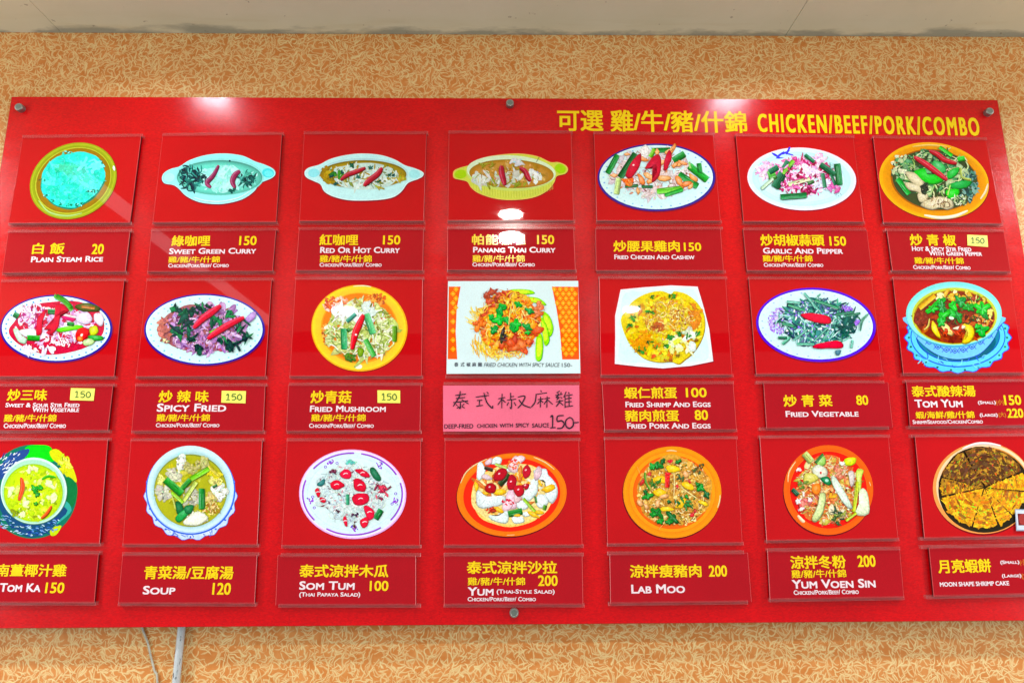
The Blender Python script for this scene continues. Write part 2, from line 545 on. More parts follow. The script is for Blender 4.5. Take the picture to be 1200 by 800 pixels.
        for _ in range(3):
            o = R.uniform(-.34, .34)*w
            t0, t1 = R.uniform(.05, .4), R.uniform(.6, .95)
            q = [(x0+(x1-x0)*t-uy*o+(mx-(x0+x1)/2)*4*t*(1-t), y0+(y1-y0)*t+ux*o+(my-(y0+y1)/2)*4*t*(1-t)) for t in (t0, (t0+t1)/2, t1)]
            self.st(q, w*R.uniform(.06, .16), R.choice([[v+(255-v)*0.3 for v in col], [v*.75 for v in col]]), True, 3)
    def leaf(self, cx, cy, r, col, rot=0, lobes=5):
        """a coriander leaf: uneven lobes, folded light and dark"""
        rot += R.uniform(-.5, .5)
        sq = R.uniform(.62, .95)
        am = [R.uniform(.55, 1.1) for _ in range(lobes)]
        pts = []
        for k in range(lobes):
            t0 = 2*math.pi*k/lobes
            for dt, q in ((-.42, .62), (-.2, .92), (0, 1.0), (.2, .9), (.42, .6)):
                t = t0+dt*2*math.pi/lobes
                rr = r*q*am[k]*(1+R.uniform(-.1, .1))
                x, y = rr*math.cos(t), rr*math.sin(t)*sq
                pts.append((cx+x*math.cos(rot)-y*math.sin(rot), cy+x*math.sin(rot)+y*math.cos(rot)))
        P = [np.array(p) for p in pts]
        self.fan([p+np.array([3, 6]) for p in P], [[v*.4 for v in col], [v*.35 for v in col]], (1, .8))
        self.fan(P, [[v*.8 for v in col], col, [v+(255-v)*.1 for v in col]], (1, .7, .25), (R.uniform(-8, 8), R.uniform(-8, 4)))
        for k in range(lobes):
            t = 2*math.pi*k/lobes
            x, y = am[k]*r*.72*math.cos(t), am[k]*r*.72*math.sin(t)*sq
            self.st([(cx, cy), (cx+(x*math.cos(rot)-y*math.sin(rot))*.6, cy+(x*math.sin(rot)+y*math.cos(rot))*.6), (cx+x*math.cos(rot)-y*math.sin(rot), cy+x*math.sin(rot)+y*math.cos(rot))], r*R.uniform(.08, .2), R.choice([[v*.7 for v in col], [v+(255-v)*.25 for v in col]]))
    def chili(self, pts, w, col=(186, 20, 44)):
        self.part('printed_chilli')
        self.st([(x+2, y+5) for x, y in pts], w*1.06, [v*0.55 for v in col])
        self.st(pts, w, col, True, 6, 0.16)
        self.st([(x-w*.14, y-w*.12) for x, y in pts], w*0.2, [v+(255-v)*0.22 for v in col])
    def dots(self, cx, cy, rx, ry, n, r, col, rot=0):
        a = math.radians(rot)
        for i in range(n):
            t = 2*math.pi*i/n
            x, y = rx*math.cos(t), ry*math.sin(t)
            self.el(cx+x*math.cos(a)-y*math.sin(a), cy+x*math.sin(a)+y*math.cos(a), r, r*0.8, self.jit(col, 20), 0, 0.05, 8)
    def flush(self):
        for name, V, F, Cc in self.parts.values():
            if not F: continue
            o = mesh_obj(name, V, F, SOFT_INK if name in ('printed_soup', 'printed_rice') else FOOD_INK if name == 'printed_food' else PEEL_INK if name in ('printed_leaf', 'printed_pepper', 'printed_tomato', 'printed_chilli') else INK, self.card, None, self.o)
            at = o.data.color_attributes.new('ink', 'FLOAT_COLOR', 'POINT')
            at.data.foreach_set('color', np.array(Cc, dtype=np.float32).ravel())
            if len(F) > 12: o['kind'] = 'stuff'
# ------------------------------------------------------------------ the printed dishes
WG = [(232, 232, 228), (214, 212, 210), (240, 244, 242), (196, 190, 186)]
def china_plate(P, cx, cy, rx, ry, rim, dot, rot=0, body=(206, 238, 248), rimw=17, nd=34):
    P.part('printed_plate')
    P.el(cx+3, cy+6, rx+5, ry+5, (120, 14, 40), rot)
    P.el(cx, cy, rx, ry, rim, rot, n=64)
    P.el(cx-2, cy-3, rx-rimw, ry-rimw*.9, (222, 244, 252), rot, n=64)
    P.shade(cx, cy+2, rx-rimw-6, ry-rimw, (214, 242, 250), body, rot, 5, 0.72)
    if dot: P.dots(cx, cy, rx*.90, ry*.87, nd, 8, dot, rot)
def rice(P):
    P.part('printed_plate')
    P.el(575, 450, 352, 290, (120, 30, 10), -25)
    P.el(572, 447, 350, 287, (146, 156, 34), -25, n=64)
    P.el(571, 445, 340, 277, (168, 178, 48), -25, n=64)
    P.shade(571, 445, 330, 268, (150, 162, 40), (134, 142, 22), -25, 4, 0.93)
    P.el(572, 445, 308, 250, (178, 184, 62), -25, n=64)
    P.shade(573, 444, 300, 242, (140, 112, 14), (150, 116, 8), -25, 4, 0.9)
    P.st([(300, 600), (380, 690), (520, 722), (640, 700)], 15, (168, 206, 120))
    P.part('printed_rice')
    P.el(572, 442, 262, 212, (22, 120, 96), -25, 0.02)
    P.el(568, 434, 258, 208, (58, 224, 206), -25, 0.025)
    P.sc(150, 570, 432, 215, 180, 10, 34, [(66, 232, 214), (48, 214, 196), (94, 240, 224), (40, 204, 180)], 2.5, 10)
    P.nd(330, 570, 436, 222, 190, 22, 6, [(92, 238, 222), (76, 232, 214), (50, 214, 194), (110, 242, 228), (62, 226, 206)], 7)
    P.sc(34, 520, 350, 80, 40, 8, 18, [(28, 196, 156), (40, 206, 170)], 3, 8)
    P.sc(26, 700, 330, 90, 50, 10, 22, [(120, 248, 236)], 2, 8)
    for x, y in [(330, 440), (360, 560), (420, 600), (480, 628), (540, 640), (600, 640), (650, 630), (700, 530), (740, 525), (530, 220)]:
        P.sc(5, x, y, 26, 12, 4, 9, [(12, 90, 70), (150, 250, 236), (20, 130, 100)], 2)
    P.el(893, 350, 8, 20, (240, 250, 240), -10)
def gratin(P, out, inner, rim, rim2, soup, body=None):
    P.part('printed_bowl')
    cx = sum(p[0] for p in out)/len(out); cy = sum(p[1] for p in out)/len(out)
    P.pg([(cx+(x-cx)*1.012+2, cy+(y-cy)*1.02+5) for x, y in out], (110, 16, 40))
    P.pg(out, rim)
    P.pg([(cx+(x-cx)*.985, cy+(y-cy)*.97-2) for x, y in out], rim2)
    if body: P.pg(body, rim)
    P.el(inner[0], inner[1]-5, inner[2]+22, inner[3]+20, [v*.93 for v in rim2], 0, 0, 56)
    P.el(inner[0], inner[1]-1, inner[2]+8, inner[3]+8, [v*.72 for v in soup], 0, 0, 56)
    P.shade(inner[0], inner[1]+4, inner[2], inner[3], [v*.86 for v in soup], soup, 0, 4, 0.85)
def green_curry(P):
    gratin(P, [(132, 425), (150, 385), (200, 355), (270, 335), (350, 285), (480, 245), (620, 233), (760, 250), (860, 295), (930, 318), (1000, 352), (1018, 390), (990, 425), (900, 465), (850, 530), (760, 590), (640, 622), (540, 628), (420, 612), (320, 565), (260, 505), (220, 480), (150, 465)],
           (582, 422, 325, 128), (186, 236, 240), (158, 240, 236), (112, 210, 192))
    P.el(960, 385, 46, 36, (84, 214, 222), 10); P.el(965, 390, 34, 25, (120, 232, 236), 10)
    P.el(190, 420, 40, 34, (176, 244, 242), -10)
    P.st([(380, 575), (470, 602), (600, 608), (740, 575), (830, 520)], 12, (214, 250, 248))
    P.part('printed_soup')
    P.el(610, 425, 190, 92, (158, 230, 222), 0, .06)
    P.cl(16, 600, 420, 150, 70, 30, 60, [(160, 232, 224), (184, 240, 234), (140, 222, 210)], 1.6, 5, .97, .25)
    P.sc(60, 600, 425, 290, 100, 6, 16, [(180, 240, 234), (150, 226, 214), (134, 216, 204)], 2, 6)
    P.cl(20, 365, 425, 80, 72, 20, 36, [(8, 58, 64), (14, 76, 78), (6, 40, 52)], 2.2, 8, .5, .12)
    P.nd(46, 365, 420, 90, 88, 70, 13, [(6, 44, 52), (18, 92, 88), (40, 130, 122), (4, 30, 42), (96, 190, 176)])
    P.cl(9, 800, 435, 46, 42, 18, 30, [(8, 54, 60), (16, 80, 78)], 2, 8, .5, .12)
    P.nd(22, 800, 435, 56, 58, 54, 12, [(6, 44, 52), (18, 92, 88), (90, 186, 170)])
    P.cl(4, 680, 518, 26, 12, 12, 18, [(10, 84, 74)], 2, 8, .5, .1)
    P.el(662, 292, 8, 7, (10, 40, 60))
    P.chili([(575, 325), (535, 400), (487, 455), (492, 478), (515, 495)], 34, (134, 40, 84))
    P.chili([(742, 368), (702, 400), (682, 450), (702, 498)], 40, (140, 40, 84))
def red_curry(P):
    gratin(P, [(145, 380), (175, 345), (260, 320), (350, 275), (470, 245), (600, 233), (740, 245), (850, 280), (930, 325), (1010, 350), (1072, 380), (1070, 412), (1030, 435), (955, 465), (905, 530), (840, 575), (740, 595), (600, 602), (480, 597), (370, 570), (300, 530), (270, 475), (220, 450), (160, 420)],
           (605, 398, 330, 104), (222, 242, 246), (196, 238, 240), (172, 150, 34))
    P.el(218, 385, 44, 34, (150, 224, 232), -8); P.el(1004, 395, 44, 34, (170, 230, 234), 8)
    P.part('printed_soup')
    P.pg([(380, 350), (460, 330), (560, 310), (700, 310), (820, 345), (880, 400), (820, 480), (700, 512), (560, 515), (440, 490), (370, 420)], (196, 222, 216))
    P.cl(22, 620, 425, 210, 70, 20, 46, [(206, 228, 222), (198, 222, 214), (216, 234, 230)], 2, 5, .97, .2)
    P.sc(130, 605, 400, 305, 92, 5, 14, [(170, 150, 30), (206, 226, 216), (120, 130, 60), (226, 238, 234), (146, 140, 40)], 2.4)
    P.nd(34, 620, 420, 230, 80, 46, 5, [(160, 170, 130), (226, 240, 236), (120, 150, 130), (180, 160, 60)])
    P.sc(30, 330, 400, 50, 60, 8, 20, [(150, 126, 24), (176, 146, 30)], 1.5)
    P.cl(6, 400, 400, 60, 30, 14, 24, [(30, 110, 40), (60, 140, 40)], 2, 10, .5, .15)
    for x, y in [(450, 380), (660, 350), (570, 410), (730, 455), (822, 400), (520, 330), (395, 470), (650, 460), (350, 415)]:
        P.cl(3, x, y, 18, 10, 8, 15, [(16, 70, 70), (10, 90, 60), (40, 110, 96)], 2, 8, .5, .1)
    P.cl(5, 900, 425, 34, 34, 14, 24, [(176, 160, 40), (190, 174, 60)], 1.5, 8, .6, .3)
    P.cl(2, 725, 497, 20, 6, 14, 20, [(176, 166, 60)], 2, 8, .6, .2)
    P.chili([(428, 440), (480, 400), (550, 375), (622, 345)], 34, (168, 28, 48))
    P.chili([(752, 345), (715, 395), (650, 445), (610, 485)], 42, (172, 24, 48))
def panang_curry(P):
    P.part('printed_bowl')
    out = [(138, 400), (150, 365), (200, 342), (270, 322), (350, 275), (470, 247), (650, 233), (800, 255), (900, 300), (960, 300), (1020, 325), (1038, 360), (1015, 392), (950, 412), (930, 460), (870, 530), (760, 580), (600, 598), (460, 585), (340, 545), (280, 500), (250, 455), (200, 440), (150, 428)]
    P.pg([(x+3, y+5) for x, y in out], (110, 16, 24))
    P.pg(out, (226, 186, 110))
    P.pg([(588+(x-588)*.985, 400+(y-400)*.97) for x, y in out], (202, 210, 92))
    for i in range(30):
        x = 300+i*21
        yb = 585-((x-600)/330)**2*75
        P.st([(x, yb-60), (x+2, yb-5)], 6, (184, 190, 70), True, 2)
        P.st([(x+8, yb-60), (x+10, yb-6)], 5, (220, 224, 120), True, 2)
    P.el(200, 395, 48, 34, (166, 204, 20), -8); P.el(978, 352, 44, 36, (160, 206, 16), 20)
    P.el(592, 388, 352, 138, (196, 214, 120), 2)
    P.el(594, 376, 348, 128, (214, 232, 200), 3, 0, 56)
    P.el(596, 392, 330, 112, (150, 120, 40), 2, 0, 56)
    P.shade(598, 394, 322, 106, (168, 122, 40), (184, 140, 66), 2, 4, .85)
    P.part('printed_soup')
    P.sc(80, 590, 390, 290, 90, 8, 22, [(176, 130, 56), (190, 150, 84), (156, 120, 40), (206, 170, 110)], 2)
    P.cl(26, 500, 430, 190, 52, 20, 44, [(206, 214, 206), (216, 222, 216), (196, 200, 186)], 1.8, 6, .92, .25)
    P.cl(6, 775, 418, 50, 28, 26, 40, [(226, 232, 230)], 1.8, 6, .97, .2)
    P.cl(7, 630, 320, 44, 38, 18, 32, [(214, 218, 224)], 1.5, 8, .7, .35)
    P.nd(50, 560, 410, 250, 70, 44, 6, [(170, 150, 60), (216, 220, 200), (150, 160, 60), (200, 186, 120), (140, 110, 40)])
    P.cl(12, 560, 470, 180, 22, 12, 22, [(140, 150, 40), (170, 150, 50)], 2, 12, .6, .3)
    P.cl(5, 420, 330, 60, 20, 12, 22, [(150, 140, 40)], 2, 10, .6, .3)
    P.st([(812, 262), (790, 302)], 7, (60, 60, 50))
    P.chili([(518, 328), (520, 390), (545, 480)], 46, (164, 20, 50))
    P.chili([(660, 345), (700, 370), (722, 415), (742, 448)], 40, (166, 20, 46))
def cashew_chicken(P):
    china_plate(P, 595, 420, 460, 264, (44, 34, 128), (150, 196, 226))
    P.part('printed_food')
    P.cl(60, 560, 395, 320, 175, 24, 56, [(222, 222, 226), (206, 200, 206), (234, 232, 232), (214, 196, 196)], 1.8, 8, .68, .35)
    P.nd(170, 560, 400, 340, 180, 50, 7, [(236, 236, 238), (180, 150, 150), (208, 196, 190), (160, 120, 110), (240, 236, 226)])
    P.sc(40, 560, 420, 300, 150, 5, 10, [(120, 60, 60), (210, 150, 130), (190, 120, 90)], 2)
    g, g2, lg = (16, 132, 48), (14, 96, 44), (110, 206, 60)
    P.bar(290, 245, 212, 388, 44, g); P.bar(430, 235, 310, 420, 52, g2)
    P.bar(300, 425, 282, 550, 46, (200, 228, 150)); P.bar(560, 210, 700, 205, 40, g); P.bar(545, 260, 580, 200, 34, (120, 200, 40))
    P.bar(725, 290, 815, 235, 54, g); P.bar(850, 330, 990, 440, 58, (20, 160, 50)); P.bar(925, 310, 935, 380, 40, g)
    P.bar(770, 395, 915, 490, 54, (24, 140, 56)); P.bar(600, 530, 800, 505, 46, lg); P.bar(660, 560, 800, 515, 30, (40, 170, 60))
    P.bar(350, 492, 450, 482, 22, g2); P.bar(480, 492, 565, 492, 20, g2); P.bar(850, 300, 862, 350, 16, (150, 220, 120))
    co = [(226, 148, 84), (232, 168, 106), (214, 122, 58)]
    for x, y, r in [(490, 275, 26), (635, 300, 28), (600, 225, 22), (720, 200, 26), (760, 320, 26), (800, 305, 22), (480, 445, 34), (530, 410, 30), (650, 425, 34), (775, 458, 34), (830, 470, 24), (880, 420, 30), (860, 490, 20), (260, 405, 20), (370, 445, 28), (400, 455, 24), (690, 215, 22), (540, 450, 22), (740, 325, 22), (450, 530, 20), (365, 240, 16)]:
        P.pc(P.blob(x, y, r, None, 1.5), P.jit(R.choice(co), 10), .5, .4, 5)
    P.cl(7, 380, 450, 40, 28, 12, 22, [(226, 96, 30), (236, 130, 50)], 1.5, 10, .5, .3)
    rd = (184, 22, 52)
    P.part('printed_pepper')
    P.pc([(470, 235), (460, 330), (400, 420), (355, 400), (400, 300)], rd, .5, .1)
    P.el(415, 325, 8, 6, (255, 220, 220))
    P.part('printed_pepper')
    P.pc([(690, 205), (712, 260), (680, 350), (655, 362), (650, 310)], rd, .5, .1)
    P.part('printed_pepper')
    P.pc([(505, 350), (540, 290), (600, 240), (630, 290), (615, 400), (570, 452), (560, 440), (595, 380), (590, 320), (540, 345)], rd, .5, .1)
def garlic_pepper(P):
    P.part('printed_plate')
    P.el(600, 438, 427, 248, (120, 14, 40), 3)
    P.el(597, 432, 425, 245, (236, 222, 236), 3, n=64)
    P.el(595, 430, 414, 234, (214, 244, 248), 3, n=64)
    P.shade(595, 432, 385, 212, (192, 232, 238), (212, 242, 246), 3, 5, .8)
    P.el(595, 430, 345, 188, (186, 226, 236), 3); P.el(595, 432, 337, 181, (206, 238, 244), 3)
    b = (62, 56, 206)
    for x, y, r, a in [(395, 248, 20, 30), (430, 240, 18, -40), (462, 228, 22, -20), (488, 214, 18, -60), (422, 268, 16, 0), (505, 240, 14, 10)]:
        P.raw(P.blob(x, y, r, None, 2.2, a), b)
    P.nd(6, 885, 556, 30, 14, 20, 4, [(110, 140, 160)])
    P.part('printed_food')
    pk = [(196, 66, 138), (168, 36, 96), (226, 150, 200), (240, 208, 228), (150, 22, 74), (214, 110, 168)]
    P.cl(30, 320, 360, 60, 60, 14, 28, [(228, 190, 220), (206, 140, 190), (236, 214, 232)], 1.6, 10, .75, .3)
    P.cl(95, 600, 400, 230, 145, 16, 34, pk, 1.7, 12, .55, .4)
    P.sc(230, 610, 420, 250, 150, 6, 16, pk+[(120, 16, 56), (250, 230, 240)], 2)
    P.cl(12, 740, 270, 40, 26, 12, 22, [(222, 170, 206), (236, 206, 226)], 1.6, 10, .7, .3)
    P.cl(16, 660, 365, 70, 22, 16, 30, [(240, 236, 246), (226, 214, 236)], 2.4, 6, .75, .2)
    P.cl(12, 770, 470, 70, 22, 18, 32, [(222, 226, 240), (206, 206, 228)], 2, 6, .75, .2)
    P.cl(14, 850, 500, 50, 30, 10, 22, [(206, 120, 180), (190, 80, 150)], 1.6, 10, .7, .3)
    g = (12, 92, 58)
    P.bar(500, 300, 385, 500, 74, g); P.bar(530, 290, 445, 390, 34, (120, 190, 60)); P.bar(335, 410, 390, 395, 70, (80, 170, 70), .1)
    P.bar(370, 430, 280, 510, 26, (196, 230, 196)); P.bar(410, 340, 340, 380, 44, (16, 110, 70))
    P.bar(870, 315, 888, 480, 56, (10, 106, 52)); P.bar(740, 320, 850, 400, 46, g); P.bar(620, 245, 690, 300, 30, (16, 110, 70))
    P.bar(825, 400, 855, 480, 26, g); P.bar(755, 390, 775, 500, 34, (60, 130, 96)); P.bar(430, 575, 632, 560, 46, (18, 118, 60)); P.bar(820, 305, 830, 350, 24, (160, 214, 210))
    P.bar(492, 478, 655, 432, 32, (216, 230, 180)); P.bar(640, 470, 690, 450, 26, (60, 110, 60))
    P.sc(40, 520, 420, 110, 100, 6, 14, pk, 2)
def green_pepper(P):
    P.part('printed_plate')
    P.el(600, 453, 433, 300, (110, 20, 20), 9)
    P.el(597, 447, 431, 297, (240, 176, 40), 9, n=64)
    P.el(597, 446, 420, 286, (226, 168, 24), 9, n=64)
    P.shade(600, 446, 408, 274, (214, 152, 16), (206, 138, 12), 9, 5, .86)
    P.el(600, 440, 345, 238, (150, 88, 10), 9); P.el(604, 440, 335, 230, (58, 70, 40), 9)
    P.st([(520, 715), (640, 735), (760, 722), (860, 680)], 26, (250, 240, 214))
    P.st([(960, 590), (1000, 530), (1018, 470)], 18, (246, 220, 180))
    P.st([(430, 180), (560, 168), (700, 180)], 14, (240, 200, 110))
    P.part('printed_food')
    P.sc(120, 850, 480, 80, 130, 8, 20, [(30, 70, 66), (60, 110, 100), (20, 46, 44), (120, 160, 150)], 2)
    P.cl(60, 560, 380, 260, 150, 20, 44, [(120, 160, 110), (70, 140, 90), (160, 186, 140), (40, 90, 56), (190, 206, 160)], 1.8, 14, .45, .35)
    P.nd(150, 600, 380, 280, 180, 70, 9, [(190, 206, 150), (60, 140, 80), (30, 80, 50), (150, 190, 110), (216, 226, 180), (20, 60, 40)])
    P.sc(60, 330, 330, 70, 80, 6, 18, [(190, 200, 160), (40, 70, 50), (110, 150, 110), (216, 220, 190)], 1.8)
    gg = (20, 176, 40)
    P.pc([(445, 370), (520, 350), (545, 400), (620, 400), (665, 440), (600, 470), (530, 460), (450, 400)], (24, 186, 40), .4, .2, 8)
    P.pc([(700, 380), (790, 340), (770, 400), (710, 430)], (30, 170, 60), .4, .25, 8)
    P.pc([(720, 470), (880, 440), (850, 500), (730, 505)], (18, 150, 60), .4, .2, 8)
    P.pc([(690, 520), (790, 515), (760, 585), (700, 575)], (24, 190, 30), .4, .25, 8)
    P.bar(310, 430, 400, 550, 44, (20, 160, 56)); P.bar(640, 185, 735, 250, 30, (40, 200, 40)); P.bar(780, 280, 835, 270, 40, (30, 190, 40))
    P.pc([(600, 290), (660, 310), (690, 370), (640, 380), (580, 320)], (60, 170, 90), .5, .3, 6)
    P.bar(720, 480, 700, 560, 14, (160, 220, 100)); P.bar(800, 350, 880, 440, 18, (170, 190, 90), .3)
    tn = (206, 196, 160)
    for pts in ([(370, 380), (440, 385), (500, 440), (540, 480), (500, 500), (420, 460)], [(370, 460), (430, 470), (510, 500), (520, 550), (450, 530), (390, 510)],
                [(470, 540), (540, 550), (540, 600), (480, 610)], [(560, 590), (640, 570), (720, 590), (745, 640), (700, 670), (640, 655), (580, 670), (490, 640), (520, 610)]):
        P.pc(pts, tn, .4, .3, 8)
    P.nd(26, 620, 620, 110, 40, 60, 10, [(170, 150, 110), (226, 216, 186), (120, 100, 70)])
    P.st([(640, 640), (660, 615), (710, 620), (715, 650), (680, 655)], 9, (110, 84, 60))
    P.cl(10, 520, 510, 30, 40, 12, 22, [(24, 30, 30), (40, 50, 40)], 1.6, 6, .5, .1)
    P.sc(60, 800, 600, 60, 40, 5, 12, [(160, 180, 130), (60, 80, 60), (210, 216, 190)], 2)
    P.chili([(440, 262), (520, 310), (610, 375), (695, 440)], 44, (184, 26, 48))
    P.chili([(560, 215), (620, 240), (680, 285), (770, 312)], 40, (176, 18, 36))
def sweet_sour(P):
    china_plate(P, 440, 400, 438, 264, (34, 24, 132), (60, 140, 214), 0, (200, 228, 246), 16, 40)
    P.part('printed_food')
    P.pg([(70, 410), (110, 350), (210, 230), (420, 190), (620, 190), (780, 270), (815, 380), (780, 470), (640, 560), (380, 605), (180, 540), (90, 470)], (176, 24, 60))
    P.cl(46, 430, 370, 290, 150, 24, 52, [(222, 206, 230), (206, 180, 214), (236, 226, 240), (196, 160, 200)], 1.8, 10, .6, .35)
    P.sc(120, 430, 390, 310, 160, 6, 18, [(240, 232, 244), (180, 30, 80), (206, 150, 200), (160, 20, 60), (226, 206, 230)], 2)
    P.nd(60, 250, 290, 110, 70, 80, 12, [(226, 206, 234), (180, 60, 140), (240, 230, 244), (150, 40, 100)])
    P.nd(40, 520, 480, 140, 60, 60, 10, [(240, 234, 246), (206, 170, 214), (250, 246, 250)])
    P.cl(12, 300, 560, 120, 34, 14, 30, [(236, 232, 244), (220, 214, 236)], 1.8, 6, .7, .3)
    P.pc([(105, 410), (140, 400), (170, 455), (210, 480), (190, 515), (140, 490)], (190, 226, 196), .5, .3, 6)
    P.pc([(150, 415), (270, 405), (285, 455), (200, 460)], (228, 232, 240), .6, .3, 6)
    P.pc([(600, 215), (690, 200), (775, 230), (760, 262), (650, 262), (595, 240)], (70, 80, 24), .4, .25, 6)
    P.bar(640, 228, 740, 240, 22, (180, 110, 40))
    P.bar(440, 145, 560, 245, 46, (60, 150, 30), -.08); P.bar(110, 285, 145, 305, 44, (20, 110, 60)); P.bar(215, 470, 312, 475, 44, (30, 150, 30))
    P.bar(375, 265, 440, 270, 40, (24, 110, 50)); P.pc([(450, 400), (600, 370), (650, 385), (600, 405), (480, 425)], (100, 206, 20), .5, .3, 6); P.bar(525, 360, 580, 365, 30, (16, 120, 40))
    P.pc([(735, 290), (790, 280), (810, 330), (790, 375), (745, 345)], (226, 216, 232), .6, .4, 6)
    P.pc([(600, 290), (680, 270), (720, 320), (690, 360), (610, 350)], (222, 206, 232), .6, .35, 6)
    P.pc([(480, 275), (590, 300), (570, 340), (490, 320)], (196, 20, 100), .6, .15, 6)
    P.bar(480, 285, 600, 310, 20, (240, 220, 226))
    P.pc([(700, 400), (745, 375), (770, 420), (720, 455)], (190, 200, 30), .5, .3, 6); P.pc([(690, 455), (800, 460), (795, 490), (720, 490)], (40, 150, 50), .4, .3, 6)
    P.pc([(650, 500), (700, 475), (740, 500), (700, 530), (655, 525)], (186, 214, 150), .5, .35, 6)
    P.part('printed_tomato')
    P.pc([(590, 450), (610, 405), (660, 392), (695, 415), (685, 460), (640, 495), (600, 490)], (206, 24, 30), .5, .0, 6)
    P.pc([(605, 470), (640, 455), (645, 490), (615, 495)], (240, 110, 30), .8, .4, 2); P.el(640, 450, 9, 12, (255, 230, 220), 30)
    P.part('printed_pepper')
    P.pc([(360, 255), (330, 360), (330, 430), (290, 450), (285, 410), (300, 310)], (190, 10, 50), .5, .08)
    P.part('printed_pepper')
    P.pc([(440, 215), (500, 215), (540, 265), (480, 265), (465, 350), (440, 410), (390, 450), (395, 410), (345, 400), (420, 340)], (190, 10, 50), .5, .06)
def spicy_fried(P):
    china_plate(P, 598, 408, 472, 280, (34, 24, 140), (126, 206, 226), 0, (204, 240, 246), 16, 34)
    P.part('printed_food')
    P.el(570, 405, 330, 185, (150, 90, 96), 4, .03)
    pl = [(182, 140, 196), (160, 116, 176), (206, 172, 216), (140, 96, 150), (196, 150, 190)]
    P.cl(120, 620, 405, 300, 180, 22, 44, pl, 1.8, 12, .55, .3)
    P.sc(260, 610, 405, 320, 185, 6, 16, pl+[(110, 60, 110), (226, 204, 232), (150, 70, 90), (80, 40, 80)], 2)
    P.nd(90, 620, 400, 300, 180, 44, 8, pl+[(120, 40, 70), (230, 210, 236)])
    P.sc(50, 290, 410, 50, 100, 8, 20, [(160, 96, 96), (180, 110, 100)], 1.5)
    P.pc([(920, 320), (985, 265), (1000, 300), (950, 350)], (176, 140, 206), .6, .3, 6)
    for x, y, n, sx, sy in [(350, 240, 3, 24, 16), (450, 265, 7, 60, 20), (570, 245, 9, 70, 34), (390, 430, 8, 46, 36), (480, 380, 6, 30, 50), (490, 470, 4, 26, 30), (540, 560, 6, 30, 22), (690, 345, 7, 46, 22), (800, 290, 5, 40, 16), (890, 380, 8, 50, 50), (820, 530, 9, 70, 30), (740, 500, 5, 40, 26), (920, 470, 5, 36, 26), (420, 320, 4, 34, 14)]:
        P.cl(n, x, y, sx, sy, 16, 34, [(12, 70, 54), (20, 96, 64), (8, 44, 44), (30, 120, 70)], 2.2, 10, .45, .16)
    P.bar(640, 430, 700, 400, 16, (120, 190, 60))
    P.cl(3, 295, 495, 18, 18, 10, 16, [(226, 210, 160)], 1.4)
    P.chili([(515, 395), (590, 320), (660, 270), (728, 220)], 50, (206, 16, 56))
    P.chili([(625, 480), (700, 425), (800, 365), (910, 312)], 48, (206, 16, 56))
def mushroom(P):
    P.part('printed_plate')
    P.el(610, 402, 377, 340, (130, 20, 10), 3)
    P.el(608, 396, 376, 337, (250, 176, 50), 3, n=64)
    P.el(606, 394, 366, 327, (252, 214, 66), 3, n=64)
    P.shade(606, 394, 350, 312, (250, 206, 70), (246, 196, 70), 3, 4, .9)
    P.el(608, 396, 302, 276, (236, 160, 50), 3); P.el(608, 392, 290, 266, (222, 130, 40), 3)
    P.el(600, 696, 30, 18, (250, 250, 226)); P.st([(560, 70), (640, 66), (700, 74)], 10, (255, 246, 200))
    P.part('printed_food')
    P.sc(90, 430, 210, 110, 60, 6, 15, [(206, 96, 60), (230, 160, 130), (190, 80, 60), (240, 206, 190)], 1.6)
    P.sc(70, 360, 440, 40, 90, 6, 16, [(206, 110, 50), (150, 80, 50), (236, 170, 90)], 1.6)
    P.sc(50, 740, 170, 80, 40, 6, 15, [(210, 110, 50), (240, 170, 90), (170, 90, 50)], 1.6)
    gw = [(214, 226, 170), (230, 238, 206), (190, 206, 120), (206, 216, 140), (170, 190, 96)]
    P.cl(80, 620, 420, 260, 215, 26, 60, gw, 2.2, 10, .62, .35)
    P.nd(210, 620, 420, 265, 215, 90, 11, gw+[(240, 246, 226), (130, 150, 70), (150, 160, 100), (246, 250, 240)])
    P.cl(14, 660, 290, 120, 70, 26, 54, [(232, 242, 240), (214, 232, 226)], 1.8, 6, .75, .3)
    P.cl(10, 480, 270, 100, 40, 24, 48, [(232, 240, 236), (246, 250, 250)], 2.2, 6, .7, .3)
    P.sc(40, 620, 400, 240, 200, 5, 12, [(110, 110, 40), (90, 120, 60), (150, 130, 70)], 2)
    P.bar(485, 400, 490, 560, 52, (50, 160, 100)); P.bar(660, 285, 715, 440, 58, (90, 186, 120)); P.bar(655, 485, 725, 615, 44, (80, 180, 80)); P.bar(580, 285, 510, 345, 32, (60, 150, 130))
    P.bar(885, 380, 882, 500, 38, (90, 150, 20)); P.pc([(600, 550), (640, 560), (632, 610), (600, 612)], (110, 150, 20), .5, .2, 5)
    P.cl(8, 530, 625, 34, 30, 12, 24, [(80, 130, 30), (60, 110, 40)], 2, 10, .45, .2); P.bar(515, 400, 530, 420, 30, (40, 120, 40))
    P.cl(6, 590, 190, 26, 30, 12, 22, [(190, 190, 100), (160, 150, 70)], 2, 10, .5, .3)
    P.chili([(640, 292), (605, 370), (575, 440), (550, 560)], 52, (214, 20, 40))
    P.el(582, 448, 9, 8, (255, 240, 240))
